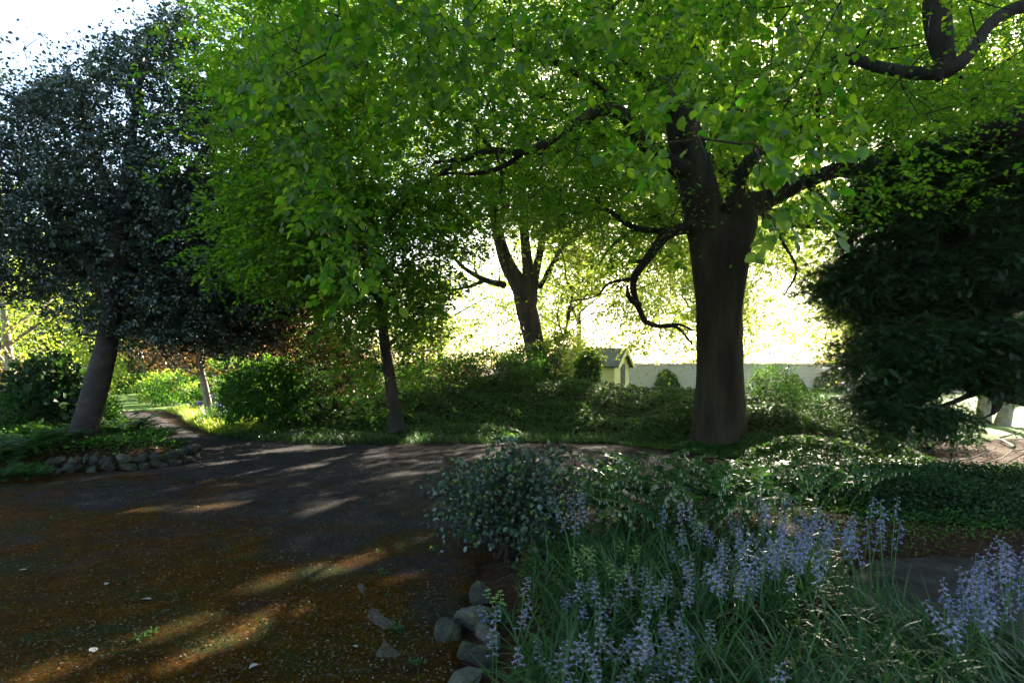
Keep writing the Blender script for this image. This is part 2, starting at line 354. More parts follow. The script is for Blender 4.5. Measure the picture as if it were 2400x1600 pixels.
col = mixc(t, mask, asph, moss)
gm2 = math_('MULTIPLY', math_('SUBTRACT', math_('ADD', noise(t, .9, 5, .6, posn(t, (1, 1.8, 3)), .4), math_('MULTIPLY', noise(t, 30, 6, .85, v), .75)), .97), 9.0, True)
col = mixc(t, math_('MULTIPLY', gm2, .6), col, mossg)
t.links.new(col, p.inputs['Base Color'])
bp = t.nodes.new('ShaderNodeBump'); bp.inputs['Strength'].default_value = 1.0; bp.inputs['Distance'].default_value = .025
hh = math_('ADD', noise(t, 120, 4, .8, v), math_('MULTIPLY', mask, 1.1)); t.links.new(hh, bp.inputs['Height'])
t.links.new(bp.outputs[0], p.inputs['Normal']); t.links.new(p.outputs[0], o.inputs[0]); M['drive'] = m
sheet('driveway', DRIVE, .07, M['drive'], .004)

M['lawn'] = solid_mat('lawn', [(.3, (.07, .14, .02)), (.7, (.14, .24, .04))], 30, 5, .9, .6, 120)
sheet('lawn', [(-30, 23.0), (-13, 22.3), (-12.4, 23.5), (-14, 30), (-19, 37), (-45, 40), (-45, 23)], .35, M['lawn'], .012, .02, .06, .3, .2)
sheet('lawn', [(9.5, 13.5), (12.5, 13.8), (33, 12), (33, 37.5), (1.5, 37.5), (1.5, 24), (4.5, 21), (8, 18.0)], .35, M['lawn'], .012, .02, .06, .3, .25)

# bare worn patch beside the rock edging
m2 = solid_mat('worn_concrete', [(.3, (.03, .022, .017)), (.7, (.14, .11, .085))], 40, 8, .95, .8, 90)
pts = [(830, 1345), (850, 1370), (880, 1400), (893, 1430), (900, 1470), (905, 1495), (880, 1500), (868, 1470), (868, 1440), (835, 1420), (840, 1390), (822, 1362)]
pp = [tuple(G(u * K, v * K)) for u, v in pts]
sheet('bare_patch', pp, .012, m2, .008, .004, .03, .03, .07)

# ------------------------------------------------------------------ where foliage lets the sun or the view through
STREAKS = [((-60, 1590), (485, 1425), 25), ((180, 1610), (675, 1395), 30), ((640, 1120), (705, 1112), 4), ((1010, 1040), (1070, 1036), 4), ((540, 1046), (600, 1040), 3), ((835, 1052), (890, 1046), 4), ((1180, 1063), (1260, 1056), 4),
           ((300, 1175), (400, 1165), 5), ((1330, 1030), (1400, 1026), 4), ((960, 1065), (1010, 1060), 3), ((470, 1120), (540, 1112), 4), ((1000, 1335), (1080, 1300), 8), ((860, 1160), (905, 1150), 4), ((560, 1352), (845, 1285), 25), ((620, 1330), (760, 1300), 14), ((405, 1172), (555, 1157), 9),
           ((690, 1188), (765, 1158), 9), ((905, 1252), (975, 1243), 9), ((870, 1345), (1010, 1310), 12), ((480, 1067), (560, 1060), 5), ((590, 1080), (750, 1068), 5),
           ((600, 1037), (720, 1029), 5), ((755, 1031), (835, 1026), 4), ((890, 1091), (1005, 1083), 6), ((1080, 1083), (1180, 1074), 5), ((1110, 1055), (1170, 1048), 4),
           ((920, 1026), (960, 1018), 7), ((1090, 1034), (1150, 1024), 5), ((1275, 1048), (1325, 1042), 4), ((365, 978), (445, 994), 13), ((290, 952), (420, 968), 9), ((700, 1060), (800, 1052), 4),
           ((820, 1108), (870, 1100), 4), ((620, 1055), (690, 1048), 3), ((1040, 1060), (1080, 1056), 3), ((1090, 1330), (1130, 1345), 8), ((1480, 1400), (1600, 1450), 9),
           ((1230, 1255), (1200, 1300), 8), ((1395, 1190), (1420, 1230), 9), ((1240, 1290), (1420, 1240), 6),
           ((1395, 1080), (1405, 1120), 5), ((2100, 1240), (2180, 1230), 6), ((1200, 900), (1330, 880), 14)]
def sun_clear(p, grow=1.0):
    """True where a leaf would block one of the sun shafts that reach the ground"""
    t = p[:, 2] / SUN[2]; gx = p[:, 0] - t * SUN[0]; gy = p[:, 1] - t * SUN[1]
    ok = gy > 2.2; gy = np.maximum(gy, 2.2)
    u = (1200 + gx / gy * FPX) / K; v = (HZ + EYE / gy * FPX) / K
    hit = np.zeros(len(p), bool)
    for a, b, w in STREAKS:
        d, tt = seg_dist(u, v * 1.0, a, b); hit |= d < w * grow * (.75 + .25 * np.sin(u * .05 + v * .11) + .15 * np.sin(u * .21))
    return hit & ok
# windows: polygon in viewer pixels, depth range, share of leaves removed
WIN = [([(1040, 670), (1110, 650), (1160, 690), (1195, 760), (1205, 835), (1030, 835), (1020, 740)], 0, 80, .97),
       ([(1250, 690), (1330, 670), (1400, 690), (1440, 740), (1440, 790), (1330, 790), (1265, 760)], 0, 80, .8),
       ([(1440, 600), (1590, 640), (1595, 890), (1385, 890), (1385, 800), (1420, 740)], 0, 80, .55),
       ([(1560, 660), (1600, 660), (1600, 900), (1530, 900)], 0, 80, .8),
       ([(1712, 600), (1850, 640), (1900, 720), (1950, 800), (1950, 905), (1715, 905)], 0, 80, .86),
       ([(1715, 590), (1800, 600), (1880, 700), (1800, 780), (1715, 760)], 0, 80, .6),
       ([(1290, 620), (1330, 600), (1350, 640), (1310, 660)], 0, 80, .7),
       ([(930, 560), (1000, 545), (1060, 575), (1060, 640), (1000, 640), (950, 610)], 0, 80, .5),
       ([(2250, 90), (2352, 50), (2352, 130), (2290, 170)], 0, 80, .7),
       ([(0, 0), (400, 0), (390, 20), (330, 50), (250, 90), (190, 150), (100, 190), (0, 240)], 0, 36, .9),
       ([(1745, 150), (1785, 150), (1785, 190), (1745, 190)], 0, 80, .55),
       ([(1820, 340), (1880, 350), (1900, 400), (1800, 400)], 0, 80, .6),
       ([(860, 560), (905, 540), (930, 600), (890, 650)], 0, 80, .5)]
WIN_ALL = WIN
LIMBS = [[(1653, 1000, 60), (1652, 700, 58), (1622, 510, 52), (1585, 360, 46), (1568, 290, 40)], [(1698, 530, 42), (1712, 470, 34), (1780, 450, 22), (1850, 415, 20), (2000, 372, 14)], [(1700, 460, 24), (1712, 385, 18), (1745, 345, 14)],
         [(1565, 385, 24), (1530, 370, 20), (1480, 330, 18), (1430, 262, 15), (1372, 255, 14), (1320, 285, 12), (1270, 320, 10), (1200, 350, 10), (1130, 345, 9), (1060, 365, 7)],
         [(1245, 700, 26), (1168, 610, 18), (1150, 560, 14)], [(1215, 640, 16), (1205, 540, 12)], [(1110, 645, 8), (1050, 600, 6)],
         [(1610, 520, 16), (1530, 540, 14), (1475, 610, 12), (1458, 640, 12), (1468, 710, 10), (1490, 740, 8)], [(1545, 530, 9), (1450, 520, 8), (1400, 485, 7)],
         [(1200, 352, 8), (1150, 385, 8), (1080, 400, 6)], [(2165, 165, 22), (2152, 20, 30)], [(2205, 145, 16), (2240, 105, 14), (2275, 55, 14), (2352, 18, 16)], [(2165, 168, 16), (2020, 155, 12), (1950, 140, 12)], [(872, 690, 8), (820, 650, 7), (835, 600, 6)], [(915, 980, 16), (896, 868, 13), (880, 760, 12)]]
def limb_cut(p, rng=RNG):
    u, v = uv_of(p); u = u / K; v = v / K; cut = np.zeros(len(p), bool); r = rng.random(len(p)); near = p[:, 1] < 12.2
    for i, l in enumerate(LIMBS):
        for a, b in zip(l[:-1], l[1:]):
            d, t = seg_dist(u, v, a[:2], b[:2]); w = a[2] * (1 - t) + b[2] * t
            dl = 19.5 if i in (4, 5, 6) else (13.2 if i > 12 else 12.2); cut |= (d < w * 1.15 + 3) & (r < (.6 if i == 3 else .96) - .3 * (wav(p, 1.3) > .35) * (w < 35)) & (p[:, 1] < dl)
    return cut
def win_cut(p, wins=None, rng=RNG, soft=14):
    u, v = uv_of(p); u = u / K + rng.normal(0, soft, len(p)); v = v / K + rng.normal(0, soft, len(p))
    cut = np.zeros(len(p), bool); r = rng.random(len(p))
    for poly, d0, d1, pr in (wins if wins is not None else WIN_ALL):
        q = wav(p, 1.7) * .3
        cut |= in_poly(u, v, poly) & (p[:, 1] > d0) & (p[:, 1] < d1) & (r < pr * np.where(p[:, 1] > 36, .45, 1) + q * (1 - pr) * 2)
    return cut

# ------------------------------------------------------------------ trees
class Tree:
    def __init__(s): s.P = np.zeros((60000, 3)); s.D = np.zeros((60000, 3)); s.L = np.zeros(60000); s.n = 0; s.chains = []; s.cnt = np.zeros(60000); s.par = np.full(60000, -1)
    def _add(s, p, par, d):
        i = s.n; s.P[i] = p; s.par[i] = par; s.D[i] = d; s.L[i] = (s.L[par] + np.linalg.norm(p - s.P[par])) if par >= 0 else 0; s.n += 1; return i
    def limb(s, pts, rad, sub=4):
        """hand-placed limb; pts world, rad metres; starts at the nearest existing node"""
        pts = np.array(pts, float); rad = np.array(rad, float); n = len(pts)
        # catmull-rom smoothing
        q = np.concatenate([[2 * pts[0] - pts[1]], pts, [2 * pts[-1] - pts[-2]]]); out = []; ro = []
        for i in range(1, n):
            p0, p1, p2, p3 = q[i - 1], q[i], q[i + 1], q[i + 2]
            for k in range(sub):
                t = k / sub; out.append(.5 * ((2 * p1) + (-p0 + p2) * t + (2 * p0 - 5 * p1 + 4 * p2 - p3) * t * t + (-p0 + 3 * p1 - 3 * p2 + p3) * t ** 3)); ro.append(rad[i - 1] * (1 - t) + rad[i] * t)
        out.append(pts[-1]); ro.append(rad[-1]); out = np.array(out); tg = nrm(np.gradient(out, axis=0))
        par = int(np.argmin(np.linalg.norm(s.P[:s.n] - out[0], axis=1))) if s.n else -1
        ids = []
        for p_, d_ in zip(out, tg): par = s._add(p_, par, d_); ids.append(par)
        s.chains.append((ids, np.array(ro), True)); return ids
    def grow(s, targets, rng, pl=.22, up=.12, wig=.06, seg=.4, minL=.0):
        targets = np.array(targets)
        d0 = np.array([np.min(np.linalg.norm(s.P[:s.n] - t, axis=1)) for t in targets]); tips = []
        for t in targets[np.argsort(d0)]:
            dv = t - s.P[:s.n]; d = np.linalg.norm(dv, axis=1)
            al = 1 - (dv * s.D[:s.n]).sum(1) / np.maximum(d, 1e-6)
            c = d * (1 + .25 * al) + pl * s.L[:s.n]; a = int(np.argmin(c)); D = d[a]
            if D < .05: continue
            k = max(2, int(D / seg)); p0 = s.P[a]; ctl = p0 + s.D[a] * D * .35 + np.array([0, 0, up * D]) + rng.normal(0, .08 * D, 3)
            ids = [a]; par = a; jit = rng.normal(0, wig * min(D, 1.5), (k, 3)); prev = p0
            for q in range(1, k + 1):
                w = q / k; pt = (1 - w) ** 2 * p0 + 2 * w * (1 - w) * ctl + w * w * t + jit[q - 1] * (w < 1)
                par = s._add(pt, par, nrm(pt - prev)); ids.append(par); prev = pt
            s.chains.append((ids, None, False)); tips.append(par)
        return tips
    def wood(s, mb_b, mb_t, rtip=.006, rexp=.5, thick=.02):
        cnt = np.zeros(s.n)
        for ids, r, man in s.chains: cnt[ids[-1]] += 1
        for i in range(s.n - 1, -1, -1):
            if s.par[i] >= 0: cnt[s.par[i]] += cnt[i]
        R = rtip * np.maximum(cnt, 1) ** rexp
        for ids, r, man in s.chains:
            if man: R[ids] = r
        for ids, r, man in s.chains:
            if man: continue
            rr = np.minimum(R[ids], max(R[ids[0]] * .75, rtip)); R[ids[1:]] = rr[1:]; rr[-1] = rtip * .6
            big = rr[0] > thick
            (mb_b if big else mb_t).tube(s.P[ids], rr, 7 if big else 4, cap=False)
        return R

def sprays(tips_p, tips_d, rng, per, spread, k, Ls, leaf, tpl, mbl, mbt, flat=.35, droop=.35, width=1.0, down=0.0, cut=None, m=0, twigr=.0035, jitn=.35, vz=.55):
    n = len(tips_p) * per
    p = np.repeat(tips_p, per, 0); d = np.repeat(tips_d, per, 0)
    p = p + rng.normal(0, 1, (n, 3)) * np.array([spread, spread, spread * vz]) - d * rng.random((n, 1)) * .25
    a = rng.normal(0, 1, (n, 3)) * np.array([1, 1, .3]); dd = nrm(nrm(d) * .6 + a * .8 + np.array([0, 0, -droop]))
    up = nrm(np.array([0, 0, 1.]) + rng.normal(0, flat, (n, 3)))
    sz = rng.uniform(.8, 1.15, n)
    if mbt is not None:
        L = (Ls * sz)[:, None]; e = p + dd * L - np.array([0, 0, .12]) * L; sd = nrm(np.cross(dd, up)) * twigr; u2 = nrm(np.cross(sd, dd)) * twigr
        V = np.stack([p - sd, p + sd, p + u2, e], 1).reshape(-1, 3); o_ = (np.arange(n) * 4)[:, None, None]
        keep = np.ones(n, bool) if cut is None else ~cut((p + e) / 2)
        T = (np.array([(0, 1, 3), (1, 2, 3), (2, 0, 3)])[None] + o_)[keep].reshape(-1, 3)
        mbt.add(V, T)
    ii = np.tile(np.arange(k), n); w = (ii + .5) / k; P0 = np.repeat(p, k, 0); DD = np.repeat(dd, k, 0); UP = np.repeat(up, k, 0); LL = np.repeat(Ls * sz, k)[:, None]
    side = nrm(np.cross(DD, UP)) * np.where(ii % 2, 1, -1)[:, None]
    wp = w[:, None]; lp = P0 + DD * LL * wp - np.array([0, 0, .12]) * LL * wp ** 2
    last = (ii == k - 1)[:, None]
    ld = nrm(DD * np.where(last, 1., .55) + side * np.where(last, .05, .8) + rng.normal(0, .22, (n * k, 3)) + np.array([0, 0, -droop * .5 - down]))
    ln = nrm(UP + rng.normal(0, jitn, (n * k, 3)))
    ls = leaf * rng.uniform(.7, 1.2, n * k) * np.repeat(sz, k)
    if cut is not None:
        kp = ~cut(lp); lp, ld, ln, ls = lp[kp], ld[kp], ln[kp], ls[kp]
    add_leaves(mbl, tpl, lp, ld, ln, ls, width, m)
    return len(lp)

def std_cut(p): return sun_clear(p) | win_cut(p) | limb_cut(p)
def ell(rng, n, c, r, lo=-1, shell=.0):
    q = nrm(rng.normal(0, 1, (n * 3, 3))) * (rng.random((n * 3, 1)) * (1 - shell) + shell) ** (1 / 2.2)
    q = q[q[:, 2] > lo][:n]; return q * np.array(r) + np.array(c)
def crown_edge(p, lim):
    """keep points above the crown's drip line, given as (u, v) pairs in viewer pixels"""
    u, v = uv_of(p); l = np.array(lim, float); return v / K < np.interp(u / K, l[:, 0], l[:, 1])
def px(r, d): return r * K / FPX * d
def limbK(tree, pts, sub=4):
    """pts: (u, v, d, r in viewer px)"""
    return tree.limb([PK(u, v, d) for u, v, d, r in pts], [px(r, d) for u, v, d, r in pts], sub)

def flute(amp, fr=5, seed=0, seam=None):
    def f(pts, th):
        z = pts[:, 2][:, None]; T = th[None, :]
        a = 1 + amp * (.5 * np.sin(fr * T + seed + .35 * np.sin(z * .8)) + .3 * np.sin((fr - 2) * T + z * .5 + seed * 2) + .2 * np.sin(11 * T + z * 1.3))
        a = a + (amp * 2.4 * np.exp(-np.maximum(z - .15, 0) / .42)) * (.5 + .5 * np.sin(6 * T + seed)) 
        a = a + .012 * np.sin(z * 5 + 3 * np.sin(T)) + .008 * np.sin(z * 13 + 5 * T)
        return a
    return f

def layer(T, sp=.62, soft=.07, rng=RNG):
    """pull crown points into the tilted tiers in which beech sprays lie"""
    w = .5 * wav(T * [1, 1, 0], .35) + .16 * T[:, 1]; z = T[:, 2] + w; T = T.copy(); T[:, 2] = np.round(z / sp) * sp - w + rng.normal(0, soft, len(T)); return T
def boxpts(rng, *specs):
    """specs: (u0,u1,v0,v1,d0,d1,n) in viewer pixels"""
    return np.array([PK(rng.uniform(a, b), rng.uniform(c, e), rng.uniform(f, g)) for a, b, c, e, f, g, n in specs for _ in range(n)])

# ---- main beech
def main_beech():
    rng = np.random.default_rng(21); t = Tree(); d = 12.0
    trunk = [(1653, 1052, d, 72), (1653, 1015, d, 64), (1653, 960, d, 61), (1653, 880, d, 57), (1652, 780, d, 54), (1650, 680, d, 55), (1640, 600, d, 54), (1622, 510, d, 49), (1603, 430, d, 46), (1585, 360, d, 43),
             (1568, 290, d, 40), (1550, 200, d, 34), (1540, 100, 12.2, 28), (1545, -30, 12.4, 24), (1560, -300, 12.6, 17), (1540, -600, 12.4, 8)]
    limbK(t, [(u, v, dd, rr * .92) for u, v, dd, rr in trunk], 5)
    right = [(1670, 1060, 11.8, 42), (1668, 1000, 11.8, 34), (1666, 880, 11.82, 32), (1665, 760, 11.84, 34), (1680, 600, 11.9, 40), (1698, 530, 11.9, 38), (1712, 478, 11.9, 33), (1750, 462, 11.9, 23), (1800, 440, 11.8, 20), (1850, 415, 11.7, 18), (1920, 392, 11.4, 17), (2000, 372, 11.2, 14), (2110, 350, 11, 11), (2240, 330, 10.6, 8)]
    limbK(t, right); n0 = len(t.chains)
    limbK(t, [(1700, 500, 11.9, 26), (1690, 430, 12.0, 21), (1712, 385, 12.1, 16), (1745, 345, 12.3, 14), (1800, 300, 12.5, 12), (1850, 210, 13, 9), (1880, 100, 13, 7)])
    # left low limb that hangs and turns up again
    limbK(t, [(1610, 520, 11.9, 17), (1565, 525, 11.7, 14), (1530, 540, 11.6, 13), (1505, 570, 11.5, 12), (1475, 610, 11.5, 9), (1458, 635, 11.6, 9), (1455, 670, 11.7, 7.5), (1468, 710, 11.8, 6.5), (1485, 740, 11.9, 6), (1520, 750, 12, 4.5), (1555, 752, 12.1, 3.5), (1590, 790, 12.2, 2)])
    limbK(t, [(1470, 700, 11.8, 6), (1450, 690, 11.6, 6), (1442, 675, 11.5, 5), (1440, 655, 11.5, 2)])
    limbK(t, [(1520, 748, 12, 4), (1560, 745, 12.1, 3), (1590, 758, 12.3, 2)])
    limbK(t, [(1545, 530, 11.7, 9), (1500, 530, 11.9, 8), (1450, 520, 12.1, 7), (1400, 485, 12.3, 5), (1370, 478, 12.5, 3)])
    limbK(t, [(1460, 525, 12.0, 5), (1430, 545, 12.3, 4), (1400, 570, 12.6, 3), (1375, 610, 12.8, 2)])
    limbK(t, [(1455, 640, 11.6, 4), (1400, 650, 12, 3), (1370, 680, 12.3, 2.4), (1320, 690, 12.6, 1.6)])
    # upper left limbs
    limbK(t, [(1585, 400, 11.9, 26), (1530, 370, 11.5, 21), (1480, 330, 11, 18), (1430, 262, 10.4, 15), (1372, 255, 9.8, 13), (1320, 285, 9.4, 10), (1270, 320, 9, 9), (1200, 350, 8.6, 8), (1130, 345, 8.3, 7), (1060, 365, 8, 5), (1000, 372, 7.8, 3)])
    limbK(t, [(1430, 265, 10.4, 12), (1380, 200, 9.8, 10), (1310, 160, 9, 9), (1230, 120, 8.2, 7), (1130, 90, 7.4, 6), (1010, 60, 6.6, 4), (880, 60, 6, 3)])
    limbK(t, [(1200, 352, 8.6, 6), (1150, 385, 8.6, 6), (1080, 400, 8.5, 4), (1020, 400, 8.2, 3), (930, 440, 7.8, 2)])
    limbK(t, [(1560, 260, 12, 20), (1480, 180, 11, 15), (1400, 80, 9.5, 12), (1300, -60, 7.5, 9), (1150, -160, 5.6, 7), (950, -200, 4.6, 5), (700, -150, 4.2, 3)])
    limbK(t, [(1550, 180, 12, 18), (1640, 60, 10.5, 14), (1720, -100, 8.5, 11), (1760, -260, 6, 10), (1700, -360, 4.2, 8), (1620, -300, 3.4, 5), (1500, -220, 3.0, 3)])
    limbK(t, [(1700, -330, 4.6, 8), (1850, -260, 3.7, 6), (1950, -150, 3.3, 4), (1990, -60, 3.1, 3)])
    limbK(t, [(1300, -60, 7.5, 8), (1050, -60, 6.2, 6), (850, 20, 5.5, 4), (700, 130, 5.2, 3)])
    limbK(t, [(1100, 350, 8.4, 5), (980, 420, 8, 4.5), (880, 520, 7.8, 4), (800, 600, 7.6, 3)])
    limbK(t, [(1560, 300, 12, 16), (1620, 240, 13, 13), (1700, 190, 14, 11), (1780, 150, 15, 8)])
    limbK(t, [(1700, 470, 12, 16), (1690, 420, 13, 13), (1640, 380, 14.5, 11), (1560, 400, 16, 8), (1480, 430, 17, 5)])
    limbK(t, [(1850, 415, 11.7, 9), (1900, 470, 11.6, 7), (1930, 495, 11.5, 5), (1960, 500, 11.4, 3)])
    limbK(t, [(1745, 480, 12.2, 10), (1780, 510, 13, 7), (1850, 520, 13.5, 5), (1910, 525, 14, 4)])
    limbK(t, [(1780, 512, 13, 4), (1800, 560, 13, 3.5), (1830, 620, 13, 3), (1800, 680, 13, 2)])
    mb = MB()
    for ci, (ids, r, man) in enumerate(t.chains):
        mb.tube(t.P[ids], r, 44 if ci == 0 else (30 if ci == 1 else 12), flute=flute(.055 if ci < 2 else .05, 5 if ci < 2 else 3, ci))
    # targets
    T1 = ell(rng, 2600, (3.6, 12.5, 8.5), (9.5, 8.2, 7), -.75)
    lim = [(-2000, 0), (380, 0), (400, 60), (470, 200), (520, 330), (545, 480), (600, 600), (700, 640), (790, 650), (1000, 640), (1060, 600), (1120, 545), (1250, 520), (1400, 560), (1500, 600), (1590, 560), (1700, 500), (1800, 560), (1950, 560), (2100, 450), (2500, 380), (4000, 300)]
    T1 = T1[crown_edge(T1, lim)]
    u, v = uv_of(T1); T1 = T1[(v > -1700)]
    # visible part denser
    T2 = np.stack([rng.uniform(-7, 12, 9000), rng.uniform(5.5, 17, 9000), rng.uniform(1.2, 9.5, 9000)], -1)
    q = (T2 - np.array([3.4, 12, 5.5])) / np.array([9.8, 7.6, 7.5]); T2 = T2[((q ** 2).sum(1) < 1)]
    u, v = uv_of(T2); T2 = T2[(v > -250) & (u > 350) & (u < 2500)]; T2 = T2[crown_edge(T2, lim)]
    T2 = T2[rng.random(len(T2)) < .9]
    # drooping skirt front left
    sk = np.array([PK(rng.uniform(a, b), rng.uniform(c, e), rng.uniform(f, g)) for a, b, c, e, f, g, n in
                   ((540, 800, 60, 640, 6.5, 9.5, 300), (560, 1040, 420, 650, 7, 10, 190), (760, 1040, 640, 780, 7.2, 9.6, 70), (800, 960, 780, 900, 7.2, 8.6, 16)) for _ in range(n)])
    ov = np.stack([rng.uniform(-5, 11, 900), rng.uniform(-7, 6, 900), rng.uniform(4.2, 9, 900)], -1); uo, vo = uv_of(ov); ov = ov[((ov[:, 1] < .5) | (vo < -250)) & (((ov[:, 0] - 3.4) / 9) ** 2 + ((ov[:, 1] - 4) / 10.5) ** 2 < 1)]  # unseen crown above and behind the camera, added to block sky light
    nsk = len(sk); T1 = T1[:1300]; T2 = T2[:2100]
    T2 = np.concatenate([T2, boxpts(rng, (1180, 1560, 330, 540, 13, 17.5, 150), (1500, 1900, 200, 430, 13, 18, 110))])
    T1 = layer(T1); T2 = layer(T2); sk = layer(sk, .4, .05)
    tall = np.concatenate([T1, T2, sk, ov])
    cutm = np.concatenate([np.zeros(len(T1), bool), win_cut(T2), np.zeros(nsk + len(ov), bool)])
    tall = tall[~cutm]
    tips = t.grow(tall, rng)
    mbt = MB(); t.wood(mb, mbt)
    mbl = MB(); tp = t.P[tips]; td = t.D[tips]
    n = sprays(tp, td, rng, 10, .34, 10, .36, .068, LEAF4, mbl, mbt, cut=std_cut, droop=.18, width=1.05, flat=.22, jitn=.26, vz=.22)
    # near sprays, with larger-looking leaves: hang over the camera from the high limbs
    near = np.array([PK(rng.uniform(a, b), rng.uniform(c, e), rng.uniform(f, g)) for a, b, c, e, f, g, n_ in
                     ((600, 1100, -60, 240, 3.6, 5.6, 48), (560, 900, 140, 420, 4.6, 6.2, 14), (1100, 2050, -60, 130, 4.0, 6.6, 50), (1380, 1900, 170, 340, 3.2, 4.4, 18),
                      (1500, 1900, 300, 400, 2.7, 3.4, 9), (1720, 1790, 400, 545, 3.0, 3.5, 4), (740, 840, 470, 680, 4.2, 5.4, 8), (600, 700, 330, 470, 4.4, 5.4, 5), (840, 1400, 150, 380, 5.5, 7.5, 24)) for _ in range(n_)])
    k0 = len(t.chains); tips2 = t.grow(near, rng, pl=.05, up=.25, seg=.25, wig=.03)
    mbt2 = MB()
    for ids, r, man in t.chains[k0:]:
        mbt2.tube(t.P[ids], np.linspace(.007, .0025, len(ids)), 5, cap=False)
    def cut2(p): return sun_clear(p, .8) | win_cut(p, WIN[-5:]) | limb_cut(p) | in_poly(uv_of(p)[0] / K, uv_of(p)[1] / K, [(1580, 330), (1745, 330), (1730, 700), (1580, 700)])
    sprays(t.P[tips2], t.D[tips2], rng, 5, .14, 9, .3, .07, LEAF8, mbl, mbt2, cut=cut2, droop=.4, down=.12, flat=.35, twigr=.002)
    root = empty('beech_tree', tuple(PK(1653, 1052, d) * [1, 1, 0]), 'big old beech with a thick forked grey trunk and wide spreading crown', 'tree')
    part(mb, 'trunk', M['bark'], root); part(mbt, 'twigs', M['twig'], root); part(mbt2, 'hanging_twigs', M['twig'], root); part(mbl, 'crown', M['beech'], root)
    return n
main_beech()

def simple_tree(name, label, limbs, targets, leafmat, barkmat, seed, per=8, spread=.35, k=7, Ls=.3, leaf=.08, tpl=LEAF4, vz=.55, cut=std_cut, droop=.25, flat=.4, group=None, width=1.0, sides=18, fl=.05, jitn=.4, rtip=.006, crown='crown'):
    rng = np.random.default_rng(seed); t = Tree()
    for l in limbs: limbK(t, l)
    mb = MB()
    for ci, (ids, r, man) in enumerate(t.chains): mb.tube(t.P[ids], r, sides if ci == 0 else 10, flute=flute(fl, 5, seed + ci))
    mbt = MB(); mbl = MB()
    targets = np.asarray(targets)
    tips = t.grow(targets, rng); t.wood(mb, mbt, rtip)
    sprays(t.P[tips], t.D[tips], rng, per, spread, k, Ls, leaf, tpl, mbl, mbt, cut=cut, droop=droop, flat=flat, width=width, jitn=jitn, vz=vz)
    b = t.P[0]; root = empty(name, (b[0], b[1], max(b[2], 0)), label, 'tree', group)
    part(mb, 'trunk', M[barkmat], root)
    if mbt.n: part(mbt, 'twigs', M['twig'], root)
    part(mbl, crown, M[leafmat], root)
    return root
# ---- second beech, behind the bank
rng = np.random.default_rng(31); d = 20.0
lim2 = [(-2000, 0), (600, 200), (900, 500), (1000, 560), (1060, 600), (1130, 540), (1200, 500), (1280, 620), (1380, 640), (1480, 700), (1590, 780), (1700, 600), (1850, 640), (2400, 500)]
Tg = ell(rng, 2200, (2.0, 20.5, 9.5), (8.5, 6.5, 7.5), -.95); Tg = Tg[crown_edge(Tg, lim2)]
u, v = uv_of(Tg); Tg = Tg[v > -600][:1150]
Tg = np.concatenate([Tg, boxpts(rng, (1250, 1480, 560, 700, 17, 20, 60), (1380, 1600, 640, 820, 15, 18, 40), (1270, 1340, 700, 800, 19, 21, 16), (1720, 1900, 540, 700, 15, 18, 60), (1840, 1930, 660, 860, 16, 18, 26), (1100, 1560, 330, 560, 18, 24, 300))])
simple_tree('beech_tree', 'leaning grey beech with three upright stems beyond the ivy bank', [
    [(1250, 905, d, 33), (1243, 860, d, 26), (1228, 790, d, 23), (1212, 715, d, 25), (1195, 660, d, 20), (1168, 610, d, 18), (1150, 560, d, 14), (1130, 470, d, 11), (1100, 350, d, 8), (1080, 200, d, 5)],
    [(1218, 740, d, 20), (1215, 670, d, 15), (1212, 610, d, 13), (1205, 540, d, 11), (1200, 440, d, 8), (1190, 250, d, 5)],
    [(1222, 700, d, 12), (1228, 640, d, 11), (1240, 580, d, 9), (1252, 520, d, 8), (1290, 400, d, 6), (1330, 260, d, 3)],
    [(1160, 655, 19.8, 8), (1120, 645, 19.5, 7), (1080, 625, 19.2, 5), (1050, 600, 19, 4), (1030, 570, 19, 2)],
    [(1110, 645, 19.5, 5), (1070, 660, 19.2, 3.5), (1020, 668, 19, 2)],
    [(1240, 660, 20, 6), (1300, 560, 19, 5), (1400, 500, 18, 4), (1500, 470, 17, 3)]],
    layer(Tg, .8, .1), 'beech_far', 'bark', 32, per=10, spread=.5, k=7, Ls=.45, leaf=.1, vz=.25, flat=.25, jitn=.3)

# ---- holly
rng = np.random.default_rng(41); d = 10.3
limh = [(-800, 560), (0, 690), (150, 740), (260, 790), (400, 800), (560, 830), (650, 800), (720, 600), (740, 300), (1000, 0)]
Th = ell(rng, 1500, (-6.7, 10.9, 4.6), (2.7, 2.3, 3.3), -.95); Th = Th[crown_edge(Th, limh)]
Th2 = ell(rng, 800, (-8.7, 11.2, 3.8), (2.6, 2.4, 2.3), -.9); Th2 = Th2[crown_edge(Th2, limh)]
Th3 = ell(rng, 600, (-5.7, 11.6, 3.3), (1.5, 1.9, 1.9), -.95); Th3 = Th3[crown_edge(Th3, limh)]
Th = Th[wav(Th, 1.5) > -.28]; Th2 = Th2[wav(Th2, 1.5) > -.3]
Ts = boxpts(rng, (0, 200, 150, 300, 9.5, 11.5, 50), (330, 440, 0, 130, 10, 11.5, 34), (100, 260, 90, 240, 10, 11.5, 26), (440, 560, 130, 300, 10.5, 12, 50))
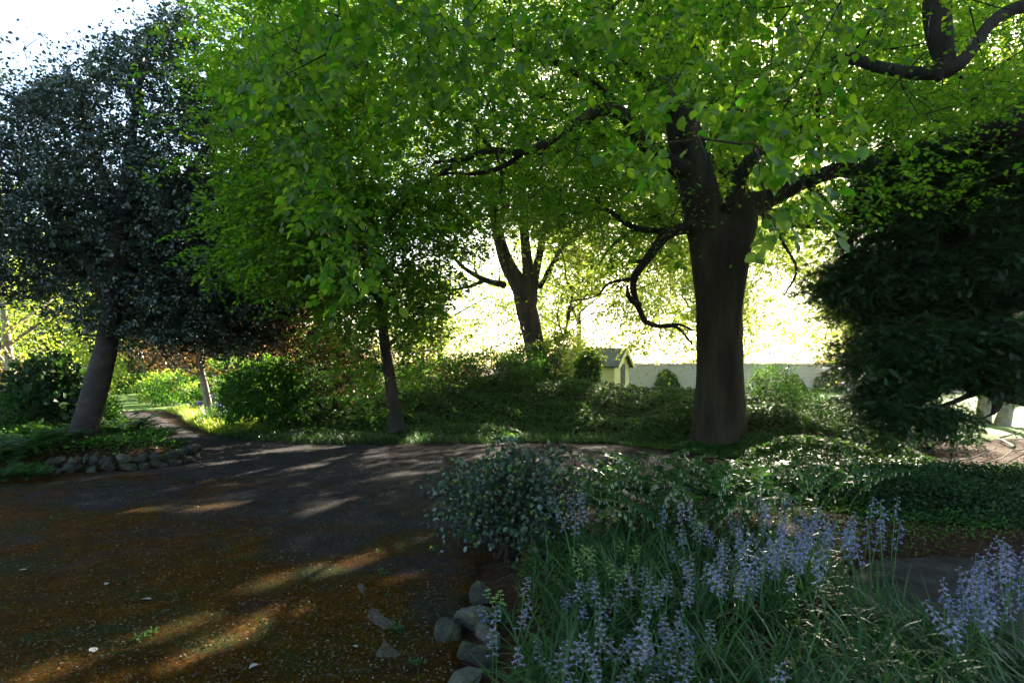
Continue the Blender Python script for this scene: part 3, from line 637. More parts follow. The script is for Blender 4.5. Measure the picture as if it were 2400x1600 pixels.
holly_limbs = [[(172, 1062, d, 40), (184, 1020, d, 29), (204, 950, d, 27), (226, 870, d, 26), (243, 800, d, 23), (254, 720, d, 20), (262, 600, d, 20), (280, 480, d, 15), (300, 340, d, 10), (320, 200, d, 6), (335, 100, d, 3)],
     [(250, 700, d, 15), (200, 600, 10.2, 11), (130, 500, 10, 9), (60, 420, 10, 6), (-40, 340, 10, 4)],
     [(262, 620, d, 13), (330, 520, 10.5, 10), (400, 440, 10.8, 8), (480, 330, 11, 6), (540, 240, 11.2, 3)],
     [(245, 740, d, 12), (310, 690, 10.6, 9), (400, 640, 11, 7), (500, 620, 11.5, 5), (580, 640, 12, 3)],
     [(280, 480, d, 10), (220, 360, 10.5, 7), (180, 260, 10.6, 4)]]
def hcut(p): return sun_clear(p, .9) | win_cut(p, [WIN[9], ([(190, 330), (290, 320), (300, 400), (220, 420)], 0, 80, .5), ([(20, 590), (110, 560), (130, 640), (40, 650)], 0, 80, .5)])
simple_tree('holly_tree', 'dark glossy holly leaning right out of the stone-edged island', holly_limbs, np.concatenate([Th, Th2, Th3, Ts]), 'holly', 'bark_holly', 42,
            per=8, spread=.2, k=8, Ls=.24, leaf=.062, tpl=HOLLY, cut=hcut, droop=.05, flat=.9, width=1.25, sides=26, fl=.035, jitn=.9)

# ---- yew at the right
rng = np.random.default_rng(51)
def yew():
    t = Tree(); bx = 8.9; by = 9.6
    t.limb([(bx, by, -.1), (bx, by, 1.0), (bx + .1, by, 2.5), (bx, by, 4.5), (bx, by, 6.2)], [.36, .3, .26, .18, .05])
    limbK(t, [(2480, 880, 9.6, 24), (2400, 910, 9.4, 26), (2330, 905, 9.2, 22), (2270, 895, 9.1, 15), (2230, 890, 9.0, 12), (2180, 880, 8.9, 7), (2120, 870, 8.8, 4)])
    limbK(t, [(2290, 905, 9.15, 14), (2290, 930, 9.0, 10), (2280, 950, 8.9, 4)])
    limbK(t, [(2450, 780, 9.6, 14), (2300, 760, 9.4, 10), (2150, 740, 9.2, 7), (2020, 720, 9, 4)])
    limbK(t, [(2450, 600, 9.6, 14), (2300, 560, 9.2, 9), (2150, 560, 9.2, 6), (2000, 570, 9.2, 4), (1930, 590, 9.2, 2)])
    limbK(t, [(2450, 450, 9.6, 12), (2300, 420, 9.4, 8), (2150, 420, 9.4, 5)])
    limbK(t, [(2340, 880, 9.3, 10), (2250, 900, 9, 7), (2170, 930, 8.7, 5), (2100, 950, 8.5, 3), (2020, 960, 8.4, 2)])
    mb = MB()
    bough = []
    for k in range(34):
        v = rng.uniform(360, 940); lf = np.interp(v, [330, 420, 520, 600, 680, 740, 800, 860, 930, 1000], [2080, 1970, 1920, 1880, 1875, 1895, 1915, 1945, 1975, 2010]) + abs(rng.normal(0, 60)); d_ = rng.uniform(8.2, 9.6)
        a = PK(2480, v - rng.uniform(0, 60), d_ + .3); e = PK(lf, v, d_); n_ = 30; w = np.linspace(.25, 1, n_)[:, None]
        q = a * (1 - w) + e * w + np.array([0, 0, 1]) * (np.sin(w * 2.6) * .25 - .12 * w ** 3); q = np.repeat(q, 2, 0) + rng.normal(0, 1, (n_ * 2, 3)) * np.array([.08, .3, .04]) * (1.25 - np.repeat(w, 2, 0)); bough.append(q)
    bough = np.concatenate(bough)
    for ids, r, man in t.chains: mb.tube(t.P[ids], r, 12, flute=flute(.09, 4, 3))
    B = boxpts(rng, (2150, 2480, 420, 880, 8.6, 11.5, 420), (2060, 2200, 480, 800, 9, 10, 60), (2150, 2480, 330, 480, 8.6, 11, 110), (1960, 2060, 880, 960, 8.6, 9.2, 30), (1960, 2200, 700, 830, 8.6, 9.6, 60),
               (1990, 2240, 880, 985, 8.2, 9.2, 110), (2400, 2800, 300, 900, 8.5, 12, 200), (2250, 2352, 780, 890, 8.2, 9.5, 50))
    u, v = uv_of(B); u /= K; v /= K
    left = np.interp(v, [330, 420, 520, 600, 680, 740, 800, 860, 930, 1000], [2100, 1990, 1940, 1900, 1890, 1910, 1930, 1960, 1990, 2030])
    win = in_poly(u, v, [(2120, 900), (2200, 880), (2352, 925), (2352, 1020), (2270, 1010), (2230, 950)])
    B = np.concatenate([layer(B[(u > left + rng.normal(0, 12, len(u))) & ~win], .38, .05), bough])
    tips = t.grow(B, rng, pl=.3, up=.05, seg=.3); mbt = MB(); t.wood(mb, mbt, .005)
    mbl = MB()
    def yc(p): return win_cut(p, [([(2120, 905), (2200, 880), (2352, 925), (2352, 1020), (2270, 1010), (2230, 950)], 0, 30, .9), ([(2000, 770), (2120, 790), (2200, 860), (2080, 880), (1990, 840)], 0, 30, .2), ([(1400, 0), (2200, 0), (2200, 300), (1400, 400)], 0, 30, .8)])
    sprays(t.P[tips], t.D[tips], rng, 11, .17, 7, .3, .125, NEEDLE, mbl, mbt, cut=lambda p: yc(p) | (wav(p, 3.2) > .5), droop=.3, flat=.25, jitn=.3, vz=.35, width=1.25)
    root = empty('yew_tree', (bx, by, 0), 'dark green yew with feathery drooping boughs at the right', 'tree')
    part(mb, 'trunk', M['bark_dark'], root); part(mbt, 'twigs', M['twig'], root); part(mbl, 'crown', M['yew'], root)
yew()

# ---- tree off the right edge whose limbs reach into the picture
rng = np.random.default_rng(61)
Tr = boxpts(rng, (1950, 2500, 100, 330, 11, 17, 240), (2000, 2450, -80, 120, 10, 16, 110), (2100, 2500, 200, 400, 10, 14, 90), (1860, 2100, 60, 300, 13, 17, 70), (2500, 3000, -400, 300, 9, 15, 120))
simple_tree('beech_tree', 'beech whose thick dark limbs reach in from beyond the right edge', [
    [(2760, 1150, 7.6, 90), (2740, 900, 7.6, 70), (2700, 600, 7.6, 64), (2640, 300, 7.6, 60), (2600, 0, 7.6, 46), (2560, -300, 7.6, 34)],
    [(2680, 380, 7.6, 50), (2500, 225, 7.6, 46), (2400, 250, 7.6, 44), (2320, 290, 7.8, 36), (2230, 325, 8.2, 28), (2130, 350, 8.6, 21), (2030, 375, 9.2, 15), (1940, 400, 10, 10)],
    [(2610, 60, 7.6, 26), (2480, 30, 7.3, 20), (2400, 12, 7.1, 16), (2330, 20, 7.0, 14), (2275, 55, 6.9, 13), (2240, 105, 6.8, 13), (2205, 145, 6.8, 15), (2165, 165, 6.9, 17), (2100, 168, 7.2, 14), (2020, 155, 7.6, 13), (1950, 135, 8.1, 13), (1890, 150, 8.6, 9), (1820, 185, 9, 6)],
    [(2160, -220, 6.9, 24), (2155, -60, 6.9, 27), (2152, 20, 6.9, 30), (2160, 90, 6.9, 27), (2170, 140, 6.9, 22), (2155, 185, 6.85, 6)],
    [(1905, 145, 8.5, 8), (1885, 190, 8.7, 7), (1878, 240, 8.9, 6), (1880, 310, 9.1, 5), (1882, 350, 9.2, 4)],
    [(2560, -200, 7.6, 26), (2400, -320, 7.2, 22), (2250, -360, 7, 22), (2160, -220, 6.9, 22)]],
    layer(Tr), 'beech', 'bark_dark', 62, per=9, spread=.42, k=8, Ls=.4, leaf=.085, vz=.25, flat=.25, jitn=.3)

# ---- copper-leaved trees between the drive and the lawn
rng = np.random.default_rng(71)
simple_tree('copper_tree', 'slender dark-stemmed tree with coppery foliage at the drive edge', [
    [(912, 990, 13.2, 22), (905, 950, 13.2, 15), (896, 868, 13.2, 13), (884, 795, 13.2, 12), (877, 725, 13.3, 11), (870, 675, 13.4, 10), (835, 605, 13.5, 8), (810, 540, 13.6, 6), (800, 440, 13.7, 3)],
    [(872, 690, 13.3, 8), (820, 650, 13.2, 7), (780, 622, 13, 7), (740, 628, 12.8, 6), (700, 665, 12.6, 5), (670, 705, 12.5, 3)],
    [(860, 650, 13.5, 7), (840, 590, 13.7, 6), (815, 560, 14, 4)], [(885, 800, 13.2, 6), (930, 760, 13.2, 5), (970, 740, 13.3, 3)]],
    boxpts(rng, (560, 740, 420, 800, 12, 14.5, 170), (700, 1040, 640, 860, 12.6, 15, 150), (740, 1000, 540, 680, 13, 16, 90), (760, 860, 820, 900, 13.4, 14.4, 26), (600, 760, 560, 760, 13, 15, 90)),
    'copper', 'bark_dark', 72, per=8, spread=.32, k=7, Ls=.3, leaf=.075, cut=lambda p: sun_clear(p) | win_cut(p) | limb_cut(p) | win_cut(p, [([(850, 560), (910, 530), (940, 620), (1060, 560), (1060, 660), (900, 680), (850, 650)], 0, 40, .8)]))
simple_tree('copper_tree', 'pale slim trunk leaning beside the path under brown and olive leaves', [
    [(482, 950, 18.5, 9), (478, 925, 18.5, 8), (470, 885, 18.5, 7.5), (462, 850, 18.5, 7), (459, 815, 18.5, 7), (463, 770, 18.5, 6), (470, 700, 18.6, 5), (480, 560, 19, 3)],
    [(463, 770, 18.5, 4), (420, 720, 18.2, 3), (370, 700, 18, 2)], [(463, 760, 18.6, 4), (520, 700, 18.6, 3), (580, 690, 18.6, 2)]],
    boxpts(rng, (300, 640, 560, 830, 16.5, 21, 260), (430, 740, 400, 700, 17, 21, 200), (560, 720, 650, 850, 16.5, 19, 110), (380, 470, 780, 880, 18, 20, 26)),
    'copper', 'bark_pale', 73, per=8, spread=.42, k=6, Ls=.4, leaf=.1, cut=lambda p: sun_clear(p) | win_cut(p, [([(480, 800), (560, 800), (560, 850), (480, 850)], 0, 40, .75), ([(340, 850), (460, 850), (460, 950), (340, 950)], 0, 40, .9)]))
simple_tree('beech_tree', 'tall fresh green tree rising behind the copper foliage', [
    [(640, 960, 19, 24), (640, 800, 19, 20), (640, 500, 19, 16), (650, 250, 19, 12), (650, 0, 19, 8), (650, -300, 19, 4)],
    [(645, 300, 19, 9), (560, 150, 18.5, 6), (480, 60, 18, 3)], [(645, 350, 19, 9), (760, 250, 18.5, 6)]],
    boxpts(rng, (420, 900, -150, 380, 15, 21, 330), (520, 900, -900, -150, 15, 22, 160), (560, 760, 350, 560, 16, 20, 80)),
    'beech', 'bark', 74, per=8, spread=.5, k=7, Ls=.45, leaf=.11, cut=lambda p: win_cut(p, [WIN[9]]))

# ---- background trees
def bg_tree(name, label, x, y, h, r, mt, bark, seed, n=900, leaf=.22, zc=.62, group=None, tr=.22, cut=lambda p: sun_clear(p, 1.15) | win_cut(p), low=-.8, dens=8, lean=0):
    rng = np.random.default_rng(seed); t = Tree(); z0 = float(height(np.array([x]), np.array([y]))[0]) - .1
    t.limb([(x, y, z0), (x + lean * .3, y, h * .2), (x + lean * .7, y, h * .45), (x + lean, y, h * .75), (x + lean, y, h * .95)], [tr * 1.4, tr, tr * .8, tr * .45, .03])
    for a in range(4):
        an = a * 1.6 + seed; t.limb([(x + lean * .5, y, h * (.25 + .08 * a)), (x + math.cos(an) * r * .3, y + math.sin(an) * r * .3, h * (.36 + .08 * a)), (x + math.cos(an) * r * .7, y + math.sin(an) * r * .7, h * (.46 + .09 * a))], [tr * .5, tr * .3, .03], 3)
    mb = MB(); [mb.tube(t.P[ids], rr, 9) for ids, rr, man in t.chains]
    T = ell(rng, n, (x + lean, y, h * zc), (r, r, h * (1 - zc)), low)
    lump = wav(T, 1.1); T = T[lump > -.35]
    tips = t.grow(T, rng, seg=1.0); mbt = MB(); t.wood(mb, mbt, .01, .45)
    mbl = MB(); sprays(t.P[tips], t.D[tips], rng, dens, .55 * max(1, leaf / .2), 5, .7, leaf, LEAF4, mbl, None, cut=cut, flat=.5)
    root = empty(name, (x, y, max(z0, 0)), label, 'tree', group)
    part(mb, 'trunk', M[bark], root)
    if mbt.n: part(mbt, 'twigs', M['twig'], root)
    part(mbl, 'crown', M[mt], root)
def X(u, d): return (u * K - 1200) / FPX * d
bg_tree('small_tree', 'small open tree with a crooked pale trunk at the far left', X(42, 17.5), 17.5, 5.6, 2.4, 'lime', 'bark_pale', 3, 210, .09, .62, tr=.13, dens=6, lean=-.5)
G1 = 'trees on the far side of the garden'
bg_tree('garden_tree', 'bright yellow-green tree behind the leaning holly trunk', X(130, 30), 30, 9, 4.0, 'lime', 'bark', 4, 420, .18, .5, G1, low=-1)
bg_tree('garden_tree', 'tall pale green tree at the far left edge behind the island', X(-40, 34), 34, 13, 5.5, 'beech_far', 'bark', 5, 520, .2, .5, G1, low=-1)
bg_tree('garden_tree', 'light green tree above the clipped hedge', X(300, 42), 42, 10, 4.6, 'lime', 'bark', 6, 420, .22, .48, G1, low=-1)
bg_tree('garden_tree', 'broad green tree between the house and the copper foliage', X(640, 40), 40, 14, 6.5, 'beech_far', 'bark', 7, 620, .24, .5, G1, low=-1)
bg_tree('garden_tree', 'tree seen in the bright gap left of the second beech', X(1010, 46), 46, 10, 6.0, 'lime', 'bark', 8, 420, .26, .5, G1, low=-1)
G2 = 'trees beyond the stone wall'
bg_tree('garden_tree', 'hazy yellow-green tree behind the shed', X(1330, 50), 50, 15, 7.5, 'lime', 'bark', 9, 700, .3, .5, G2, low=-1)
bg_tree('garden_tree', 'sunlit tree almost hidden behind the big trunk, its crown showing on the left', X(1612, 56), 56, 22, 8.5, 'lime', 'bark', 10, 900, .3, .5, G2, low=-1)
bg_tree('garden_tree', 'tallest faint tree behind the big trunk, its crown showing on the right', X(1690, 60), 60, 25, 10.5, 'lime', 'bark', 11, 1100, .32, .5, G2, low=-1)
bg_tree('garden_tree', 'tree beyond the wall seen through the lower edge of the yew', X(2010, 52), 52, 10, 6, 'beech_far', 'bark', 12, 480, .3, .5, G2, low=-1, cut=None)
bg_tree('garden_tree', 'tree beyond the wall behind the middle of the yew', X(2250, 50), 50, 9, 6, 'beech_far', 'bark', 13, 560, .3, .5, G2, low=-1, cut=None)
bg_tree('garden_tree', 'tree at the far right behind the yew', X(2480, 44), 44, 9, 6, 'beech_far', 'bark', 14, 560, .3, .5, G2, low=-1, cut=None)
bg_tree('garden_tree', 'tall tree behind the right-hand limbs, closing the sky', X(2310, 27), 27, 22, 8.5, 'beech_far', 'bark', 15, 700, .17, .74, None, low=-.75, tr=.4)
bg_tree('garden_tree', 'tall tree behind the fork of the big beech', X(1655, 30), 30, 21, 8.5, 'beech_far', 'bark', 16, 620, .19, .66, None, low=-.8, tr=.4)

# ---- tree with two pale stems standing in the sun under the yew
rng = np.random.default_rng(81)
simple_tree('sunlit_tree', 'tree with two sunlit pale stems seen under the yew', [
    [(2262, 992, 16.5, 20), (2258, 965, 16.5, 15), (2262, 925, 16.5, 14), (2262, 860, 16.5, 13), (2262, 700, 16.5, 11), (2240, 500, 16.5, 9), (2230, 200, 16.5, 5)],
    [(2300, 1004, 16.2, 20), (2303, 975, 16.2, 16), (2315, 925, 16.3, 13), (2330, 850, 16.5, 12), (2350, 700, 16.6, 10), (2370, 400, 16.6, 6)]],
    boxpts(rng, (2100, 2500, 100, 600, 15, 19, 200)), 'beech_far', 'bark_pale', 82, per=8, spread=.45, k=6, Ls=.4, leaf=.1, cut=None)

# ---- stone wall at the back, with ivy hanging on it
m, t, o = mat('stone_wall'); v = posn(t)
p = t.nodes.new('ShaderNodeBsdfPrincipled'); p.inputs['Roughness'].default_value = .9
bk = t.nodes.new('ShaderNodeTexBrick'); mp = t.nodes.new('ShaderNodeMapping'); mp.inputs['Rotation'].default_value = (math.radians(90), 0, 0)
g = t.nodes.new('ShaderNodeNewGeometry'); t.links.new(g.outputs['Position'], mp.inputs[0]); t.links.new(mp.outputs[0], bk.inputs['Vector'])
bk.inputs['Scale'].default_value = 1; bk.inputs['Brick Width'].default_value = .32; bk.inputs['Row Height'].default_value = .11; bk.inputs['Mortar Size'].default_value = .012
bk.inputs['Color1'].default_value = (.42, .35, .26, 1); bk.inputs['Color2'].default_value = (.55, .48, .38, 1); bk.inputs['Mortar'].default_value = (.3, .27, .23, 1)
t.links.new(mixc(t, noise(t, 1.2, 6, .6, v), bk.outputs[0], (.5, .44, .36)), p.inputs['Base Color'])
t.links.new(p.outputs[0], o.inputs[0]); M['wall'] = m
root = empty('garden_wall', (16, 38, 0), 'long weathered stone garden wall behind the big beech', 'wall')
mb = MB(); mb.box((16, 38, .86), (34, .4, 1.8)); part(mb, 'masonry', M['wall'], root, False)
mb = MB(); rng = np.random.default_rng(9)
x = -1.1
while x < 33:
    w = rng.uniform(.5, .8); mb.box((x + w / 2, 38 + rng.normal(0, .005), 1.80 + rng.normal(0, .006)), (w - .012, .5, .085)); x += w
part(mb, 'coping', M['wall'], root, False)
def climber(label, x0, x1, z0, z1, seed, n=1400):
    rng = np.random.default_rng(seed); mb = MB()
    x = rng.uniform(x0, x1, n); z = rng.uniform(z0, z1, n); cx = (x0 + x1) / 2; w = (x1 - x0) / 2
    k = z < z1 - (z1 - z0) * (np.abs(x - cx) / w) ** 2 * .8 + .2 * wav(np.stack([x, z, x * 0], -1), 3); x, z = x[k], z[k]; n = len(x)
    p = np.stack([x, np.full(n, 37.76) - rng.random(n) * .12, z], -1)
    add_leaves(mb, IVY, p, nrm(rng.normal(0, .5, (n, 3)) + [0, -.3, -1]), nrm(rng.normal(0, .35, (n, 3)) + [0, -1, .3]), rng.uniform(.12, .22, n))
    one(mb, 'climbing_ivy', M['ivy'], label, 'climber', 'ivy on the garden wall', base=(cx, 37.78, 0))
climber('ivy on the wall beside the shed', X(1380, 38), X(1415, 38), 0, 1.3, 1, 700)
climber('ivy on the wall close to the right of the big trunk', X(1780, 38), X(1850, 38), 0, 1.2, 2, 1500)
climber('low ivy patch at the foot of the wall left of the big trunk', X(1425, 38), X(1450, 38), 0, .7, 3, 300)
climber('ivy sheet on the wall in the middle of the bright gap', X(1500, 38), X(1560, 38), 0, 1.5, 5, 1400)
climber('ivy hanging over the wall top near the yew', X(1930, 38), X(1975, 38), .6, 1.95, 6, 900)
climber('wide ivy patch on the wall near the yew', X(1860, 38), X(1940, 38), 0, 1.4, 4, 2000)

# ---- shed with a pale gable
M['shedwall'] = solid_mat('pale_boards', [(.3, (.66, .56, .2)), (.7, (.8, .7, .3))], 3, 4, .7, .2, 30)
M['shedroof'] = solid_mat('shed_roof', [(.3, (.05, .055, .04)), (.7, (.11, .11, .08))], 4, 5, .85, .4, 30)
root = empty('garden_shed', (X(1368, 30) - .2, 30.3, 0), 'small shed with a pale gable half hidden by ivy and shrubs', 'shed', rz=math.radians(-24))
def shed():
    mb = MB(); w, L, e, rd = 1.5, 1.6, 1.65, 2.45     # half width (y), half length (x), eaves, ridge
    v = [(L, -w, 0), (L, w, 0), (L, w, e), (L, 0, rd), (L, -w, e), (-L, -w, 0), (-L, w, 0), (-L, w, e), (-L, 0, rd), (-L, -w, e)]
    mb.add(v, [(2, 3, 4), (7, 9, 8)], [(0, 1, 2, 4), (5, 9, 7, 6), (0, 4, 9, 5), (1, 6, 7, 2)]); mb.build('walls', M['shedwall'], root, False)
    for s in (-1, 1):
        mb = MB(); dy, dz = w + .22, (rd - e) * (w + .22) / w
        a = [(L + .25, 0, rd + .03), (L + .25, s * dy, rd + .03 - dz), (-L - .25, s * dy, rd + .03 - dz), (-L - .25, 0, rd + .03)]
        a += [(x, y, z + .07) for x, y, z in a]
        mb.add(a, None, [(0, 1, 2, 3), (4, 7, 6, 5), (0, 4, 5, 1), (1, 5, 6, 2), (2, 6, 7, 3), (3, 7, 4, 0)]); mb.build('roof', M['shedroof'], root, False)
        mb = MB(); q = [(L + .255, 0, rd - .12), (L + .255, s * dy, rd - .12 - dz), (L + .255, s * dy, rd + .10 - dz), (L + .255, 0, rd + .10)]; q += [(x + .03, y, z) for x, y, z in q]
        mb.add(q, None, [(0, 1, 2, 3), (4, 7, 6, 5), (0, 4, 5, 1), (1, 5, 6, 2), (2, 6, 7, 3), (3, 7, 4, 0)]); mb.build('bargeboard', M['shedwall'], root, False)
    mb = MB(); mb.box((L + .02, .1, .9), (.05, .8, 1.7)); mb.build('door', M['shedroof'], root, False)
shed()

# ---- red brick house, glimpsed through the holly
M['brick'] = solid_mat('brick', [(.3, (.28, .10, .07)), (.7, (.45, .2, .14))], 5, 5, .9, .2, 40)
M['tile'] = solid_mat('red_tiles', [(.3, (.34, .11, .08)), (.7, (.52, .22, .17))], 5, 5, .85, .4, 16, (1, 1, 3))
M['frame'] = solid_mat('white_paint', [(.3, (.7, .7, .68)), (.7, (.8, .8, .78))], 5, 3, .5, 0)
m, t, o = mat('window_glass'); p = t.nodes.new('ShaderNodeBsdfPrincipled'); p.inputs['Base Color'].default_value = (.03, .04, .05, 1); p.inputs['Roughness'].default_value = .06; t.links.new(p.outputs[0], o.inputs[0]); M['glass'] = m
hx = X(440, 48); root = empty('brick_house', (hx, 48, 0), 'red brick house with a tiled roof glimpsed behind the holly', 'house')
def house():
    w, dp, e, rd = 6.5, 4.5, 7.2, 11.2
    mb = MB(); mb.add([(-w, -dp, 0), (w, -dp, 0), (w, dp, 0), (-w, dp, 0), (-w, -dp, e), (w, -dp, e), (w, dp, e), (-w, dp, e), (-w, 0, rd), (w, 0, rd)],
                      [(4, 8, 7), (5, 6, 9)], [(0, 1, 5, 4), (1, 2, 6, 5), (2, 3, 7, 6), (3, 0, 4, 7)]); mb.build('wall', M['brick'], root, False)
    mb = MB(); q = []
    for s in (-1, 1):
        b = [(-w - .4, s * (dp + .5), e - .4), (w + .4, s * (dp + .5), e - .4), (w + .4, 0, rd + .05), (-w - .4, 0, rd + .05)]; b += [(x, y, z + .16) for x, y, z in b]
        mb.add(b, None, [(0, 1, 2, 3), (4, 7, 6, 5), (0, 4, 5, 1), (1, 5, 6, 2), (3, 2, 6, 7), (0, 3, 7, 4)])
    rf = mb.build('roof', M['tile'], root, False)
    mb = MB(); mb.box((2.5, 0, rd + .4), (.9, .7, 2.0)); mb.box((2.5, 0, rd + 1.45), (1.05, .85, .15)); mb.build('chimney', M['brick'], rf, False)
    for zx in (1.6, 4.8):
        for xx in (-4.6, -1.6, 1.6, 4.6):
            mb = MB()
            for c, s in (((xx - .56, -dp - .03, zx), (.1, .12, 1.5)), ((xx + .56, -dp - .03, zx), (.1, .12, 1.5)), ((xx, -dp - .03, zx + .7), (1.02, .12, .1)), ((xx, -dp - .05, zx - .72), (1.02, .2, .1)), ((xx, -dp - .02, zx), (.06, .08, 1.3))): mb.box(c, s)
            f = mb.build('window', M['frame'], root, False)
            mb = MB(); mb.box((xx, -dp - .02, zx), (1.02, .03, 1.3)); mb.build('pane', M['glass'], f, False)
house()

# ------------------------------------------------------------------ shrubs, hedges, ground cover
def shrub(name, label, x, y, rx, ry, h, mt, seed, n, leaf, tpl=LEAF4, z0=None, group=None, cat='shrub', lump=.25, nr_=.8, stems=7, low=.0, droop=.1, width=1.0, tips=None):
    rng = np.random.default_rng(seed); z0 = float(height(np.array([x]), np.array([y]))[0]) if z0 is None else z0
    q = nrm(rng.normal(0, 1, (int(n * 1.6), 3))); q = q[q[:, 2] > -.55 + low][:n]; n = len(q)
    lobe = 1 + lump * wav(q * 2.3 + seed, 1.6) + lump * .5 * wav(q * 5 + seed, 1.7)
    r = (1 - .45 * rng.random((n, 1)) ** 1.8) * lobe[:, None]
    c = np.array([x, y, z0 + h * .45]); p = c + q * r * np.array([rx, ry, h * .55]); k = (p[:, 2] > z0 + .03) & ~sun_clear(p, 1.1); p, q = p[k], q[k]; n = len(p)
    dr = nrm(q * .8 + rng.normal(0, .6, (n, 3)) + [0, 0, .1 - droop]); nr = nrm(np.array([0, 0, .8]) + q * .5 + rng.normal(0, nr_ * .6, (n, 3)))
    mb = MB(); add_leaves(mb, tpl, p, dr, nr, leaf * rng.uniform(.65, 1.25, n), width)
    ms = MB()
    for k in range(stems):
        j = rng.integers(n); e = c + (p[j] - c) * .9; b = np.array([x + rng.normal(0, rx * .12), y + rng.normal(0, ry * .12), z0 - .05]); mid = (b + e) / 2 + rng.normal(0, .08 * h, 3)
        ms.tube([b, (b + mid) / 2 + rng.normal(0, .02, 3), mid, (mid + e) / 2 + rng.normal(0, .02, 3), e], np.array([.022, .018, .014, .009, .004]) * (h ** .5), 5)
        for w in range(5):
            j2 = rng.integers(n); ms.tube([mid + (e - mid) * rng.random(), (mid + p[j2]) / 2 + rng.normal(0, .03, 3), p[j2]], np.array([.009, .006, .003]) * h ** .5, 3)
    root = empty(name, (x, y, z0), label, cat, group)
    part(ms, 'stems', M['twig'], root); part(mb, 'foliage', M[mt], root)
    if tips:
        kk = rng.random(n) < tips; mb = MB(); add_leaves(mb, tpl, p[kk] + q[kk] * .02, dr[kk] + [0, 0, .8], nr[kk], leaf * .9, width); part(mb, 'new_shoots', M['newtip'], root)
    return root
# dark rounded shrubs on the left of the bank
shrub('laurel_shrub', 'big dark rounded shrub where the path meets the drive', X(615, 14.6), 14.6, 1.05, .9, 1.75, 'shrub', 1, 9000, .075, LEAF8, lump=.2)
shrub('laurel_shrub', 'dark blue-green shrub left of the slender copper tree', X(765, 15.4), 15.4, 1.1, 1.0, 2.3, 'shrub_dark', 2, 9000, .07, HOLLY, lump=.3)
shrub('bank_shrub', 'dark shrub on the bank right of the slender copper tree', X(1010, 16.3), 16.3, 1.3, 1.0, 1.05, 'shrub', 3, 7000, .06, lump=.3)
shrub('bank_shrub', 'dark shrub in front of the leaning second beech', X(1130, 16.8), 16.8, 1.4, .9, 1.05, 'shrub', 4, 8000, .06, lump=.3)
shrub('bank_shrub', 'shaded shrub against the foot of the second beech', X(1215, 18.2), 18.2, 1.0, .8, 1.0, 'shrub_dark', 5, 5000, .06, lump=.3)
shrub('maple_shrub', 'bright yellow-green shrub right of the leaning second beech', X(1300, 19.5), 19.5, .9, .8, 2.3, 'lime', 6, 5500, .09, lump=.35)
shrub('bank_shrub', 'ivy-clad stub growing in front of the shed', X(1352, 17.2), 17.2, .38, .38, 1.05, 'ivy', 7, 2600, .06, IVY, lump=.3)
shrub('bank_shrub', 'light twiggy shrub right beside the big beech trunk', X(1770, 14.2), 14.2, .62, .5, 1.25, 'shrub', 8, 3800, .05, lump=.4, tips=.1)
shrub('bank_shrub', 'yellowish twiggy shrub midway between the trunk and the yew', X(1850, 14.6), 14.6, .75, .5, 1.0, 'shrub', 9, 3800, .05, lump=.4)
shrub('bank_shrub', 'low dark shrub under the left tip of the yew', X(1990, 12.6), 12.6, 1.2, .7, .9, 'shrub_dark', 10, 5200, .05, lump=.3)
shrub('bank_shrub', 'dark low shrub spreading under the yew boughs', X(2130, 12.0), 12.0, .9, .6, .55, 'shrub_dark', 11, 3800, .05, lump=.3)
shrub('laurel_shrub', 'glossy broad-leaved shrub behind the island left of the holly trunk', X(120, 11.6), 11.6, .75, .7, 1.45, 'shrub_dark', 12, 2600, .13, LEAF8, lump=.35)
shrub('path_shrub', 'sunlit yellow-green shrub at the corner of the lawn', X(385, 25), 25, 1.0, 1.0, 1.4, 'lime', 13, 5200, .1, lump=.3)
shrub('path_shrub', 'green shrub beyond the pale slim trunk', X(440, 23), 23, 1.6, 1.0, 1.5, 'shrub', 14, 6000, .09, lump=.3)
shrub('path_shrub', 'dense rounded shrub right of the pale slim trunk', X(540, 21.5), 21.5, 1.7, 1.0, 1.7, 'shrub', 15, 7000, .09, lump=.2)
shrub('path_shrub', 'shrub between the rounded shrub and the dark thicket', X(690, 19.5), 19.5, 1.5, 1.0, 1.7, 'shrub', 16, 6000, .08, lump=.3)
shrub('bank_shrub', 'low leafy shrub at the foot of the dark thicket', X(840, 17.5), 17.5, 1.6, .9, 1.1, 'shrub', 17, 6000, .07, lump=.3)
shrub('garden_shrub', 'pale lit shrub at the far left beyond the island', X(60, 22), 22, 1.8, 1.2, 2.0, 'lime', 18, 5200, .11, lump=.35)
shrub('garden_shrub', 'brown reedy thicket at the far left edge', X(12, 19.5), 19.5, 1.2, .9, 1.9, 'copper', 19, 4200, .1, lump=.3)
shrub('garden_shrub', 'light shrub between the holly trunk and the far lawn', X(185, 28), 28, 1.6, 1.2, 2.6, 'lime', 20, 4200, .13, lump=.4)

